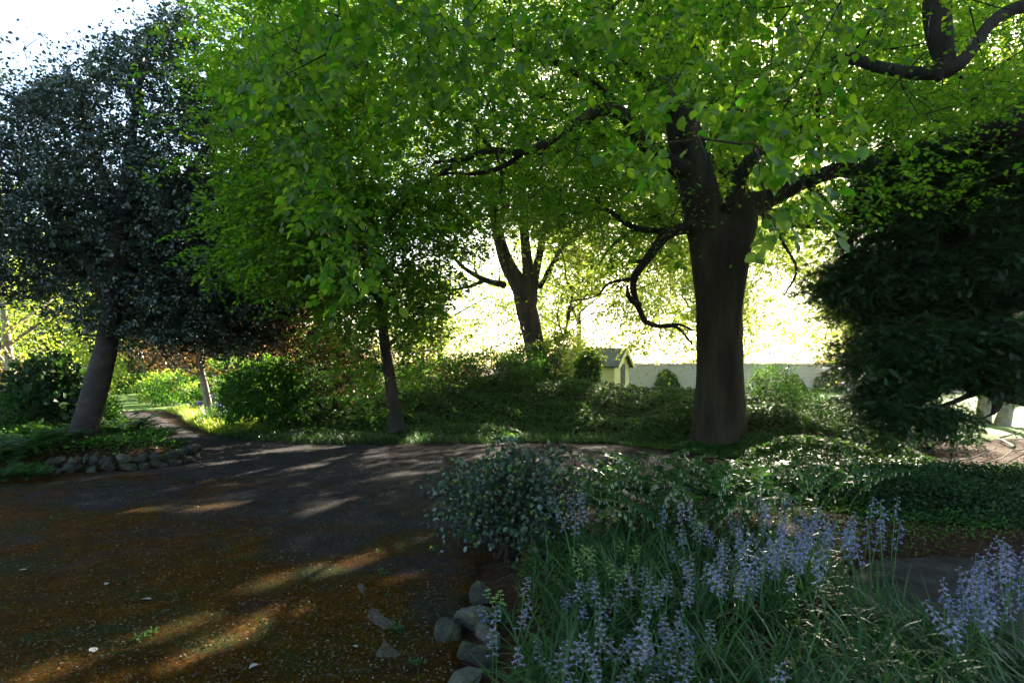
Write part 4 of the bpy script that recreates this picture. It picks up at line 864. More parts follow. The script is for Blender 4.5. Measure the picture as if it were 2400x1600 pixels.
def hedge(label, x0, y0, x1, y1, w, h, mt, seed, n, leaf):
    rng = np.random.default_rng(seed); a = np.array([x0, y0]); b = np.array([x1, y1]); L = np.linalg.norm(b - a); d = (b - a) / L; s = np.array([-d[1], d[0]])
    c = (a + b) / 2; mb = MB(); mb.box((c[0], c[1], h * .46), (L * .985, w * .8, h * .86), math.atan2(d[1], d[0]), m=1)
    f = rng.random(n); al = rng.random(n) * L; k1 = f < .35
    lat = np.where(k1, rng.uniform(-1, 1, n), np.sign(rng.random(n) - .5) * (1 - .12 * rng.random(n))) * w / 2
    z = np.where(k1, h * (1 - .05 * rng.random(n)), rng.random(n) * h) + .03 * wav(np.stack([al, lat, 0 * al], -1), 2)
    p = np.stack([a[0] + d[0] * al + s[0] * lat, a[1] + d[1] * al + s[1] * lat, z], -1)
    nr = np.where(k1[:, None], [0, 0, 1.], np.stack([s[0] * lat, s[1] * lat, 0 * lat], -1) * 2 / w)
    add_leaves(mb, LEAF4, p, nrm(rng.normal(0, 1, (n, 3)) + nr * .6), nrm(nr + rng.normal(0, .5, (n, 3))), leaf * rng.uniform(.7, 1.2, n))
    one(mb, 'hedge', [M[mt], M['twig']], label, 'hedge', base=(c[0], c[1], 0))
hedge('clipped green hedge behind the far lawn', X(238, 34), 34, X(352, 37), 38, 1.2, 1.15, 'shrub', 1, 9000, .1)
hedge('clipped hedge running behind the pale slim trunk', X(395, 31), 31, X(560, 30), 30, 1.2, 1.5, 'shrub', 2, 9000, .1)

# bare twisted bush left of the second beech
def bare_bush():
    root = empty('bare_bush', tuple(PK(1190, 880, 18.5) * [1, 1, 0] + [0, 0, .6]), 'leafless twisted shrub left of the leaning second beech', 'shrub')
    t = Tree()
    for l in ([(1198, 880, 18.5, 5.5), (1196, 830, 18.5, 5), (1188, 790, 18.5, 5), (1205, 750, 18.5, 3.5), (1208, 735, 18.6, 2)], [(1190, 795, 18.5, 4), (1160, 788, 18.5, 3.5), (1140, 765, 18.4, 3), (1110, 752, 18.3, 2.4), (1075, 762, 18.2, 1.5)],
              [(1192, 880, 18.5, 5), (1178, 840, 18.4, 4), (1168, 800, 18.3, 3.6), (1150, 790, 18.3, 3), (1115, 808, 18.2, 2), (1070, 815, 18.2, 1)], [(1196, 835, 18.5, 4), (1215, 810, 18.6, 3), (1230, 790, 18.7, 2)],
              [(1160, 870, 18.4, 4), (1135, 815, 18.3, 3), (1110, 780, 18.3, 2.4), (1095, 790, 18.3, 2), (1080, 800, 18.3, 1)]): limbK(t, l)
    rng = np.random.default_rng(4); t.grow(boxpts(rng, (1060, 1235, 740, 850, 18.0, 18.9, 46)), rng, seg=.2, wig=.12)
    mb = MB(); t.wood(mb, mb, .007); part(mb, 'branches', M['bark_dark'], root)
bare_bush()

def scatter(poly, n, rng, dmin=0, dpow=1.6):
    """points in a plan polygon, denser towards the camera"""
    poly = np.array(poly); lo = np.maximum(poly.min(0), [-16, 1.2]); hi = np.minimum(poly.max(0), [16, 30]); out = []; c = 0
    while c < n:
        q = rng.uniform(lo, hi, (n * 2, 2)); q = q[in_poly(q[:, 0], q[:, 1], poly)]
        dd = np.hypot(q[:, 0], q[:, 1]); w = (max(dd.min(), 1) / dd) ** dpow; q = q[rng.random(len(q)) < w * 1.0]
        uu = np.abs(q[:, 0] / np.maximum(q[:, 1], .1)) < .98; q = q[uu]; out.append(q); c += len(q)
    return np.concatenate(out)[:n]
# ivy over the bank
rng = np.random.default_rng(91)
q = scatter(BANK, 105000, rng, dpow=1.5); z = height(q[:, 0], q[:, 1]); p3 = np.stack([q[:, 0], q[:, 1], z], -1)
edge = smooth(-.1, .7, sdf(q[:, 0], q[:, 1], BANK)); mound = (.16 + .2 * wav(p3, 1.5) + .08 * wav(p3, 4)) * edge
p3[:, 2] += np.maximum(mound, .02) * rng.random(len(q)) ** .35 + .01
n = len(q); dn = nrm(np.stack([rng.normal(0, .7, n), rng.normal(-.5, .6, n), rng.normal(-.25, .3, n)], -1)); nn = nrm(np.stack([rng.normal(0, .4, n), rng.normal(-.35, .4, n), np.ones(n)], -1))
k = ~sun_clear(p3, 1.2) | (p3[:, 1] < 13.5)
mb = MB(); add_leaves(mb, IVY, p3, dn, nn, rng.uniform(.04, .085, n)); one(mb, 'ivy_ground_cover', M['ivy'], 'ivy covering the bank behind the drive', 'ivy', kind='stuff')
# periwinkle-like cover behind the bluebells, right of the arching plants
COVER = [(2.6, 8.3), (3.0, 7.2), (3.6, 6.1), (4.6, 5.6), (6.5, 6.0), (8.0, 7.2), (7.2, 8.6), (6.2, 9.6), (4.4, 9.9), (3.2, 9.4)]
q = scatter(COVER, 40000, rng, dpow=1); p3 = np.stack([q[:, 0], q[:, 1], height(q[:, 0], q[:, 1])], -1); n = len(q)
e = smooth(0, .6, sdf(q[:, 0], q[:, 1], COVER)); p3[:, 2] += (.02 + e * (.22 + .14 * wav(p3, 2.2))) * rng.random(n) ** .5
mb = MB(); add_leaves(mb, LEAF4, p3, nrm(rng.normal(0, 1, (n, 3)) * [1, 1, .5]), nrm(rng.normal(0, .5, (n, 3)) + [0, 0, 1]), rng.uniform(.03, .055, n)); one(mb, 'periwinkle_cover', M['shrub_dark'], 'small-leaved ground cover right of the bluebells', 'ground cover', kind='stuff')

def ribbons(mb, base, az, L, w, lean, bend, segs=5, tw=None):
    """arching strap leaves"""
    n = len(base); t = np.linspace(0, 1, segs + 1); ang = lean[:, None] + bend[:, None] * t[None] ** 1.4   # angle from vertical
    st = L[:, None] / segs; dx = np.cumsum(np.sin(ang) * st, 1) - np.sin(ang[:, :1]) * st; dz = np.cumsum(np.cos(ang) * st, 1) - np.cos(ang[:, :1]) * st
    c = np.stack([np.cos(az), np.sin(az), 0 * az], -1); s = np.stack([-np.sin(az), np.cos(az), 0 * az], -1)
    C = base[:, None] + c[:, None] * dx[..., None] + np.array([0, 0, 1.]) * dz[..., None]
    ww = w[:, None] * np.array([.6, 1, 1, .85, .55, .06] if segs == 5 else np.interp(t, [0, .3, .7, 1], [.6, 1, .8, .05]))[None] / 2
    A = C - s[:, None] * ww[..., None]; B = C + s[:, None] * ww[..., None]
    V = np.stack([A, B], 2).reshape(n, -1, 3); k = np.arange(segs) * 2
    Q = np.stack([k, k + 1, k + 3, k + 2], -1)[None] + (np.arange(n) * (segs + 1) * 2)[:, None, None]
    mb.add(V.reshape(-1, 3), None, Q.reshape(-1, 4), np.repeat(RNG.random(n), (segs + 1) * 2))
def clumped(poly, nclump, per, spread, rng, dpow=1.2):
    c = scatter(poly, nclump, rng, dpow=dpow); q = np.repeat(c, per, 0) + rng.normal(0, spread, (nclump * per, 2)); return q, np.repeat(np.arange(nclump), per)
# strap leaves among the bluebells
STRAP = [(-.02, 1.3), (.1, 4.2), (.35, 5.2), (1.2, 5.2), (2.2, 4.9), (2.5, 4.2), (2.3, 3.7), (2.9, 3.0), (4.2, 2.6), (4.2, 1.3)]
q, cid = clumped(STRAP, 420, 15, .045, rng, 1.0); n = len(q); b = np.stack([q[:, 0], q[:, 1], height(q[:, 0], q[:, 1])], -1)
mb = MB(); ribbons(mb, b, rng.uniform(0, 6.28, n), rng.uniform(.2, .48, n), rng.uniform(.006, .016, n), rng.uniform(.05, .5, n), rng.uniform(.6, 2.1, n))
one(mb, 'strap_leaves', M['grassblade'], 'long arching bluebell leaves filling the front bed', 'leaves', kind='stuff')
# broad glossy strap leaves in the front right
q, cid = clumped([(1.0, 1.3), (1.2, 2.6), (2.0, 3.1), (3.2, 2.9), (4.0, 2.5), (4.0, 1.3)], 60, 11, .04, rng, .8); n = len(q); b = np.stack([q[:, 0], q[:, 1], height(q[:, 0], q[:, 1])], -1)
mb = MB(); ribbons(mb, b, rng.uniform(0, 6.28, n), rng.uniform(.25, .42, n), rng.uniform(.018, .03, n), rng.uniform(.3, .8, n), rng.uniform(.7, 1.6, n))
one(mb, 'broad_leaves', M['shrub_dark'], 'broad dark glossy leaves at the front right', 'leaves', kind='stuff')
# fine weeds between
q = scatter([(-.05, 1.3), (.05, 4.6), (.5, 6), (2, 6.6), (4.5, 6.5), (4.5, 5.2), (2.3, 4.6), (2.3, 3.4), (4, 2.6), (4, 1.3)], 22000, rng, dpow=1.0); n = len(q); p3 = np.stack([q[:, 0], q[:, 1], height(q[:, 0], q[:, 1]) + rng.random(n) ** 1.5 * .14], -1)
mb = MB(); add_leaves(mb, LEAF4, p3, nrm(rng.normal(0, 1, (n, 3)) * [1, 1, .5] + [0, 0, .3]), nrm(rng.normal(0, .6, (n, 3)) + [0, 0, 1]), rng.uniform(.012, .032, n)); one(mb, 'weeds', M['shrub'], 'small weeds and seedlings covering the front bed', 'weeds', kind='stuff')
# rough grass and weeds along the foot of the bank
foot = np.array([(-6.5, 13.6), (-4.4, 12.8), (-2.8, 12.6), (0, 12.85), (2.7, 12.95), (4.8, 12.4), (6.2, 12.0)])
s_ = rng.random(2600) * (len(foot) - 1); i0 = s_.astype(int); q = foot[i0] + (foot[i0 + 1] - foot[i0]) * (s_ - i0)[:, None] + rng.normal(0, .16, (2600, 2)); q = np.repeat(q, 3, 0) + rng.normal(0, .03, (7800, 2)); n = len(q)
b = np.stack([q[:, 0], q[:, 1], np.maximum(height(q[:, 0], q[:, 1]), 0)], -1)
mb = MB(); ribbons(mb, b, rng.uniform(0, 6.28, n), rng.uniform(.06, .28, n), rng.uniform(.006, .014, n), rng.uniform(.05, .5, n), rng.uniform(.2, 1.4, n), 4)
one(mb, 'verge_grass', M['grassblade'], 'rough grass along the far edge of the drive', 'grass', kind='stuff')
# sunlit verge on the right of the path
pth = np.array([(-6.4, 13.7), (-7.4, 14.7), (-8.7, 16.3), (-10.2, 18.6), (-12, 21)])
s_ = rng.random(3000) * 4; i0 = s_.astype(int); q = pth[i0] + (pth[i0 + 1] - pth[i0]) * (s_ - i0)[:, None]; q = np.repeat(q, 4, 0) + np.abs(rng.normal(0, .5, (12000, 1))) * [.8, .6] + rng.normal(0, .05, (12000, 2)); n = len(q)
b = np.stack([q[:, 0], q[:, 1], np.maximum(height(q[:, 0], q[:, 1]), 0)], -1)
mb = MB(); ribbons(mb, b, rng.uniform(0, 6.28, n), rng.uniform(.12, .38, n), rng.uniform(.01, .02, n), rng.uniform(.05, .6, n), rng.uniform(.2, 1.4, n), 4)
one(mb, 'path_verge', M['lime'], 'sunlit low plants along the right side of the path', 'verge', kind='stuff')
# moss tufts and tiny weeds on the drive
q, cid = clumped(DRIVE, 700, 7, .05, rng, 1.5); q = q[q[:, 0] < q[:, 1] * .2 + .2]; n = len(q); b = np.stack([q[:, 0], q[:, 1], 0 * q[:, 0] + .005], -1)
mb = MB(); ribbons(mb, b, rng.uniform(0, 6.28, n), rng.uniform(.012, .045, n), rng.uniform(.002, .005, n), rng.uniform(.2, 1.0, n), rng.uniform(.2, 1.2, n), 4)
one(mb, 'moss_tufts', M['grassblade'], 'little green tufts in the moss of the drive', 'moss', kind='stuff')
# litter
q = scatter(DRIVE, 26000, rng, dpow=1.25); n = len(q); p3 = np.stack([q[:, 0], q[:, 1], np.full(n, .012) + rng.random(n) * .006], -1)
q2 = scatter([(5, 8.3), (6.5, 9), (8, 8.6), (9.5, 8), (14, 9), (15, 14), (9, 15.5), (7.5, 12), (6, 11)], 7000, rng, dpow=1); p4 = np.stack([q2[:, 0], q2[:, 1], height(q2[:, 0], q2[:, 1]) + .004 + rng.random(len(q2)) * .012], -1)
q2 = scatter([(2.2, 4.3), (2.4, 5), (4.6, 5.6), (5.4, 4.6), (4.6, 3), (2.7, 3.2)], 2500, rng, dpow=1); p5 = np.stack([q2[:, 0], q2[:, 1], height(q2[:, 0], q2[:, 1]) + .012 + rng.random(len(q2)) * .012], -1)
p3 = np.concatenate([p3, p4, p5]); n = len(p3)
mb = MB(); add_leaves(mb, LEAF4, p3, nrm(rng.normal(0, 1, (n, 3)) * [1, 1, .15]), nrm(rng.normal(0, .25, (n, 3)) + [0, 0, 1]), rng.uniform(.008, .034, n) * np.where(np.arange(n) < 26000, .8, 1.2)); one(mb, 'leaf_litter', M['litter'], 'brown scales and dead leaves littering the ground', 'leaf litter', kind='stuff')
q = scatter(DRIVE, 1500, rng, dpow=1.0); n = len(q); p3 = np.stack([q[:, 0], q[:, 1], np.full(n, .014)], -1)
mb = MB(); add_leaves(mb, LEAF4, p3, nrm(rng.normal(0, 1, (n, 3)) * [1, 1, .15]), nrm(rng.normal(0, .2, (n, 3)) + [0, 0, 1]), rng.uniform(.005, .012, n)); one(mb, 'petal_litter', M['palelitter'], 'pale specks scattered over the drive', 'litter', kind='stuff')
for i, (u, v, s_, w_) in enumerate([(322, 1380, .075, 'pale curled leaf on the moss at the left'), (212, 1502, .06, 'pale leaf between the two bright streaks near the left'), (595, 1530, .055, 'small pale leaf low in the shade near the bottom'),
                                    (808, 1488, .04, 'pale chip on the dark moss left of the worn patch'), (242, 1346, .045, 'pale leaf above the others at the left'), (62, 1310, .05, 'small pale leaf near the left edge')]):
    g_ = G(u * K, v * K); mb = MB(); rr = np.random.default_rng(i)
    add_leaves(mb, LEAF8, np.array([[0, 0, .012]]), np.array([[math.cos(i * 2.), math.sin(i * 2.), .12]]), np.array([[.1, .2, 1.]]), s_, .9)
    o_ = mb.build('fallen_leaf', M['palelitter']); o_.location = (g_[0], g_[1], 0); tag(o_, w_, 'fallen leaf', 'pale leaves lying on the drive')

# loose grit on the near drive
q = scatter([(-4.5, 2.2), (-.3, 2.2), (-.35, 5), (.1, 7.5), (-6, 8.5), (-8, 8)], 15000, rng, dpow=1.2); n = len(q); mb = MB()
OCT = (np.array([(.5, 0, .1), (0, .5, .1), (-.5, 0, .1), (0, -.5, .1), (0, 0, .45), (.3, .3, -.1)], float), [(0, 1, 4), (1, 2, 4), (2, 3, 4), (3, 0, 4)], [])
add_leaves(mb, OCT, np.stack([q[:, 0], q[:, 1], np.full(n, .006)], -1), nrm(rng.normal(0, 1, (n, 3)) * [1, 1, .1]), nrm(rng.normal(0, .2, (n, 3)) + [0, 0, 1]), rng.uniform(.003, .009, n) * (1 + (rng.random(n) < .03) * 1.5))
one(mb, 'grit', M['grit'], 'loose grit and crumbs of stone on the near drive', 'grit', kind='stuff', sm=False)
# fine twigs dropped on the drive
q = scatter([(-7, 2.2), (-.3, 2.2), (-.35, 5), (.1, 7.5), (0, 11), (-6, 11), (-9, 8)], 420, rng, dpow=1.1); mb = MB()
for x, y in q:
    a = rng.uniform(0, 6.28); L = rng.uniform(.03, .13); m_ = rng.normal(0, .012, 2)
    mb.tube([(x, y, .01), (x + math.cos(a) * L / 2 + m_[0], y + math.sin(a) * L / 2 + m_[1], .014), (x + math.cos(a) * L, y + math.sin(a) * L, .01)], [.0022, .0018, .001], 3, cap=False)
one(mb, 'twig_litter', M['twig_dry'], 'dry twigs dropped on the drive', 'twigs', kind='stuff')

# ---- island planting
rng = np.random.default_rng(101)
q = scatter(ISLAND, 24000, rng, dpow=1.2); n = len(q); p3 = np.stack([q[:, 0], q[:, 1], height(q[:, 0], q[:, 1])], -1); p3[:, 2] += (.1 + .12 * (1 + wav(p3, 2))) * rng.random(n) ** .6 * smooth(0, .4, sdf(q[:, 0], q[:, 1], ISLAND))
mb = MB(); add_leaves(mb, LEAF4, p3, nrm(rng.normal(0, 1, (n, 3)) * [1, 1, .5] + [0, 0, .3]), nrm(rng.normal(0, .5, (n, 3)) + [0, 0, 1]), rng.uniform(.03, .07, n)); one(mb, 'island_ground_cover', M['shrub'], 'mixed low greenery covering the stone-edged island', 'ground cover', kind='stuff')
def fern(label, x, y, h, seed, n=14, mt='shrub', grp='leafy plants on the island'):
    rng = np.random.default_rng(seed); z0 = float(height(np.array([x]), np.array([y]))[0]); mb = MB(); P_ = []; D_ = []
    for i in range(n):
        az = rng.uniform(0, 6.28); L = h * rng.uniform(.8, 1.3); t = np.linspace(.08, 1, 15); a = .25 + rng.uniform(.2, .5) + t * rng.uniform(.5, 1.1)
        xx = np.cumsum(np.sin(a)) * L / 15; zz = np.cumsum(np.cos(a)) * L / 15; pts = np.stack([x + np.cos(az) * xx, y + np.sin(az) * xx, z0 + zz], -1)
        mb.tube(pts[::3], np.linspace(.004, .0015, 5), 3, m=1); sd = np.array([-math.sin(az), math.cos(az), 0])
        for s in (-1, 1):
            ps = pts[2:]; ln = np.sin(np.linspace(.35, 3.0, 13)) * L * .26 + .015
            add_leaves(mb, BLADE, ps, nrm(sd * s + np.array([math.cos(az), math.sin(az), 0]) * .45 + rng.normal(0, .12, (13, 3))), nrm(np.array([0, 0, 1.]) + rng.normal(0, .2, (13, 3))), ln, .28)
    root = empty('fern', (x, y, z0), label, 'plant', grp); part(mb, 'fronds', [M[mt], M['stem']], root)
for i, (u, d_, h, lb) in enumerate([(255, 10.9, .7, 'ferny plant just right of the holly trunk'), (285, 11.1, .7, 'tall ferny plant behind the island stones'), (330, 10.9, .42, 'ferny plant above the middle of the stone edging'), (365, 11.0, .38, 'leafy fern near the tip of the island'),
                                    (400, 11.0, .3, 'fern closest to the tip of the island'), (120, 9.8, .55, 'fern in front of the holly trunk on its left'), (70, 9.4, .65, 'fern at the left end of the stone edging'), (25, 9.0, .6, 'dark fern at the left picture edge'), (60, 8.4, .35, 'low fern spilling onto the drive at the left'), (10, 8.3, .4, 'lowest fern in the left corner of the island'),
                                    (230, 10.0, .3, 'small fern at the foot of the holly trunk')]):
    fern(lb, X(u, d_), d_, h, i, 24, 'shrub')
for i, (u, d_, h, lb) in enumerate([(232, 12.6, .75, 'upright green plant behind the holly trunk beside the path'), (212, 13.4, .8, 'taller plant at the back of the island by the path'), (20, 10.8, .8, 'tall plant at the back left of the island')]):
    shrub('leafy_plant', lb, X(u, d_), d_, .4, .35, h, 'shrub', 200 + i, 1500, .06, LEAF4, cat='plant', group='tall plants on the island')

# ---- stones
def rock(name, label, x, y, z, sx, sy, sz, rz, seed, mt='rock', group=None, cat='stone'):
    rng = np.random.default_rng(seed); n = 22; th = np.linspace(0, np.pi, n); ph = np.arange(32) / 32 * 2 * np.pi
    T, F_ = np.meshgrid(th, ph, indexing='ij'); d = np.stack([np.sin(T) * np.cos(F_), np.sin(T) * np.sin(F_), np.cos(T)], -1)
    e = np.sign(d) * np.abs(d) ** .72; r = 1 + .22 * wav(d * 1.6 + seed * 3.1, 1.5) + .13 * wav(d * 4 + seed, 1.8) + .07 * wav(d * 9 + seed, 2)
    for k in range(14):
        nn = nrm(rng.normal(0, 1, 3)); lim = rng.uniform(.52, .82); dp = (e * r[..., None] @ nn); over = np.maximum(dp - lim, 0); e = e - (over / r)[..., None] * nn * .9
    V = e * r[..., None] * [sx / 2, sy / 2, sz / 2]; i, j = np.meshgrid(np.arange(n - 1), np.arange(32), indexing='ij'); b = i * 32 + j; b2 = i * 32 + (j + 1) % 32
    mb = MB(); mb.add(V.reshape(-1, 3), None, np.stack([b, b + 32, b2 + 32, b2], -1).reshape(-1, 4)); o = mb.build(name, M[mt], None, False)
    o.location = (x, y, z); o.rotation_euler = (rng.normal(0, .15), rng.normal(0, .15), rz); return tag(o, label, cat, group)
line = np.array([(-7.15, 9.0), (-6.75, 9.05), (-6.3, 9.18), (-5.9, 9.4), (-5.62, 9.7), (-5.5, 10.1), (-5.55, 10.5)])
cum = np.concatenate([[0], np.cumsum(np.linalg.norm(np.diff(line, axis=0), axis=1))]); rng = np.random.default_rng(111)
for row, (zz, step, inset) in enumerate([(.04, .19, 0), (.17, .21, .07)]):
    s = .08 + .07 * row; i = 0
    while s < cum[-1]:
        x = np.interp(s, cum, line[:, 0]); y = np.interp(s, cum, line[:, 1]) + inset; w = rng.uniform(.11, .3)
        pale = row == 1 and i == 6
        rock('edging_stone', 'paler stone standing out in the island edging' if pale else ('dark stone in the lower course of the island edging' if row == 0 else 'dark stone in the top course of the island edging'),
             x, y + rng.normal(0, .025), zz + rng.normal(0, .02), w, .2, rng.uniform(.13, .19), rng.normal(.1, .2), 300 + row * 50 + i, 'rock_pale' if pale else 'rock', None if pale else ('lower stones of the island edging' if row == 0 else 'upper stones of the island edging'))
        s += w * .88; i += 1
for i, (u, v, sx, sy, sz, z, lb) in enumerate([(1005, 1440, .26, .3, .22, .03, 'dark rugged stone jutting furthest into the drive'), (1075, 1420, .3, .26, .2, .1, 'grey stone topped by weeds above the jutting one'), (1085, 1365, .24, .22, .18, .08, 'pitted grey stone highest in the bed edging'),
                                               (1100, 1465, .3, .2, .14, .12, 'flat brownish slab-like stone in the bed edging'), (1085, 1500, .3, .22, .16, .08, 'long smooth stone in the bed edging'), (1045, 1545, .26, .24, .18, .04, 'pale stone at the bottom edge of the picture'), (1015, 1590, .22, .22, .16, .03, 'stone cut by the bottom of the picture'), (1050, 1480, .16, .15, .12, .05, 'small stone wedged among the bed edging')]):
    g_ = G(u * K, v * K, .05); rock('edging_rock', lb, g_[0] + .05, g_[1], z - .045, sx * .82, sy * .82, sz * .9, i * .8, 400 + i, 'rock_pale' if i in (1, 3, 5, 6) else 'rock', group='rocks edging the bluebell bed')
for i, (u, v, s, lb) in enumerate([(665, 1007, .3, 'low dark rock at the left of the trio by the drive'), (695, 1003, .36, 'middle and biggest rock of the trio by the drive'), (728, 1008, .24, 'right-hand rock of the trio by the drive')]):
    g_ = G(u * K, v * K); rock('verge_rock', lb, g_[0], g_[1] + .1, .05, s * 1.3, s, s * .7, i, 430 + i, group='rocks at the far edge of the drive')
# flat stone slab right of the bluebells
sl_ = [tuple(G(u * K, v * K, .1)) for u, v in ((1985, 1290), (2180, 1282), (2420, 1300), (2480, 1440), (2350, 1470), (2020, 1400), (1935, 1355))]
mb = MB(); nS = len(sl_); top = [(x, y, .115) for x, y in sl_]; bot = [(x * 1.003, y, .0) for x, y in sl_]
c_ = np.mean(top, 0); mb.add(top + bot + [tuple(c_)], [(i, (i + 1) % nS, 2 * nS) for i in range(nS)], [(i, i + nS, (i + 1) % nS + nS, (i + 1) % nS) for i in range(nS)])
one(mb, 'paving_slab', M['slab'], 'large flat grey paving slab lying right of the bluebells', 'slab', base=(c_[0], c_[1], 0), sm=False)

# ---- foreground holly bush
shrub('holly_bush', 'small dark holly bush with light green tips beside the drive', -.02, 5.0, .54, .45, .9, 'holly', 33, 5200, .042, HOLLY, lump=.55, width=1.3, stems=12, tips=.05, nr_=1.2)

# ---- Solomon's seal
def seal_mesh(seed):
    rng = np.random.default_rng(seed); n = 15; L = .8; a = np.linspace(.15, 1.55, n) ** 1.0; st = L / n
    x = np.cumsum(np.sin(a)) * st; z = np.cumsum(np.cos(a)) * st; pts = np.stack([x, 0 * x, z], -1)
    ms = MB(); ms.tube(pts, np.linspace(.0045, .0018, n), 5)
    ml = MB(); mbell = MB(); P_, D_, S_ = [], [], []
    for i in range(4, n):
        s = 1 if i % 2 else -1; P_.append(pts[i]); tg = nrm(pts[i] - pts[i - 1]); D_.append(tg * .55 + np.array([0, s * .8, .12]) + rng.normal(0, .1, 3)); S_.append(.125 * (1 - .035 * (i - 4)))
        if i < n - 2:
            for k in range(2):
                b = pts[i] + [0, s * -.012 * (k + .3), -.004]; dz = .017
                mbell.tube([b, b + [0, 0, -dz * .5], b + [0, 0, -dz], b + [0, 0, -dz * 1.9]], [.0007, .0012, .0032, .0042], 5, r=.5)
    add_leaves(ml, LEAF8, np.array(P_), np.array(D_), np.array([[-.1, 0, 1.]] * len(P_)) + rng.normal(0, .15, (len(P_), 3)), np.array(S_), .72)
    return ms, ml, mbell
protos = []
rng = np.random.default_rng(121)
seal_pos = []
for (u0, u1, v0, v1, dz0, dz1, n_) in ((1330, 1480, 1035, 1120, 5.4, 6.6, 11), (1480, 1760, 1030, 1110, 5.6, 6.8, 44), (1380, 1700, 1100, 1200, 4.9, 5.8, 44), (1700, 1900, 1060, 1170, 5.3, 6.3, 30), (1880, 2020, 1060, 1110, 6.0, 6.8, 5)):
    for k in range(n_):
        dd = rng.uniform(dz0, dz1); seal_pos.append((X(rng.uniform(u0, u1), dd), dd))
for i, (x, y) in enumerate(seal_pos):
    z0 = float(height(np.array([x]), np.array([y]))[0]) - .01; sc = rng.uniform(.85, 1.2); az = rng.choice([math.pi, math.pi * 1.15, 0.1, -.4, -1.4, -2.0, 2.6]) + rng.normal(0, .35)
    lb = 'arching stem of oval leaves with dangling white bells behind the bluebells'; gp = 'arching leafy stems behind the bluebells'
    if i < 5:
        r0 = empty('solomons_seal', (x, y, z0), lb, 'plant', gp); ms, ml, mbl_ = seal_mesh(i)
        ms.build('stem', M['stem'], r0); ml.build('leaves', M['seal'], r0); mbl_.build('bells', M['bell_white'], r0); protos.append(r0)
    else:
        s0 = protos[i % 5]; r0 = s0.copy(); COL.objects.link(r0); r0.location = (x, y, z0)
        for ch in s0.children: c2 = ch.copy(); c2.parent = r0; COL.objects.link(c2)
    r0.rotation_euler = (rng.normal(0, .1), rng.normal(0, .12), az); r0.scale = (sc, sc, sc)

# ---- bluebells
def bell_mesh(seed, old, H=.5):
    rng = np.random.default_rng(seed); lean = rng.normal(0, .06, 2)
    t = np.linspace(0, 1, 7); pts = np.stack([lean[0] * t ** 2 * H * 2, lean[1] * t ** 2 * H * 2, t * H], -1)
    ms = MB(); ms.tube(pts, np.linspace(.0032, .0016, 7), 4)
    mh = MB(); n = rng.integers(11, 17)
    for i in range(n):
        f = 1 - (i / n) * .34; b = np.array([np.interp(f, t, pts[:, k]) for k in range(3)]); az = i * 2.4 + rng.normal(0, .3); out = np.array([math.cos(az), math.sin(az), 0])
        Lp = .008 + .010 * i / n; e = b + out * Lp + [0, 0, .002]; sag = .5 + .4 * i / n; dr = nrm(out * (1 - sag * .5) + [0, 0, -sag + (.5 if old else 0)]); S = rng.uniform(.012, .016) * (.6 + .4 * min(1, i / 4))
        mh.tube([b, e, e + dr * S * .25, e + dr * S * .9], [.0007, .0014, S * .26, S * .27], 5, cap=False, r=rng.random(), m=0)
        q = nrm(np.cross(dr, [0.1, .2, 1])); w = np.cross(dr, q); pa = np.arange(6) / 6 * 6.283
        ctr = e + dr * S * .8; pd = q * np.cos(pa)[:, None] + w * np.sin(pa)[:, None]
        add_leaves(mh, LEAF4, np.repeat(ctr[None], 6, 0) + pd * S * .24, pd + dr * .55, np.repeat(dr[None], 6, 0) * -1 + pd * .5, S * .62, .62, m=1 if (old and rng.random() < .7) else 0)
    return ms, mh
BP = {}
def bluebell(u, v, zt, kind, grp, label, rng):
    """(u, v): where the tip shows, zt: its height"""
    d_ = (EYE - zt) * FPX / (v * K - HZ); x = X(u, d_); z0 = float(height(np.array([x]), np.array([d_]))[0]) - .01; H = zt - z0
    key = (kind, rng.integers(0, 7))
    if key not in BP:
        r0 = empty('bluebell', (0, 0, 0), label, 'flower', grp); ms, mh = bell_mesh(hash(key) % 9999, kind != 'blue')
        ms.build('stem', M['stem'], r0)
        a, b_ = {'blue': ('bell', 'bell'), 'old': ('bell', 'bell_old'), 'green': ('bell_green', 'bell_green')}[kind]
        mh.build('flower_head', [M[a], M[b_]], r0); BP[key] = r0
    else:
        s0 = BP[key]; r0 = s0.copy(); COL.objects.link(r0); tag(r0, label, 'flower', grp)
        for ch in s0.children: c2 = ch.copy(); c2.parent = r0; COL.objects.link(c2)
    s = H / .5; w = max(s, .85) * 1.15
    r0.location = (x, d_, z0); r0.scale = (w, w, s); r0.rotation_euler = (rng.normal(0, .13), rng.normal(0, .13), rng.uniform(0, 6.28))
rng = np.random.default_rng(131); random.seed(3)
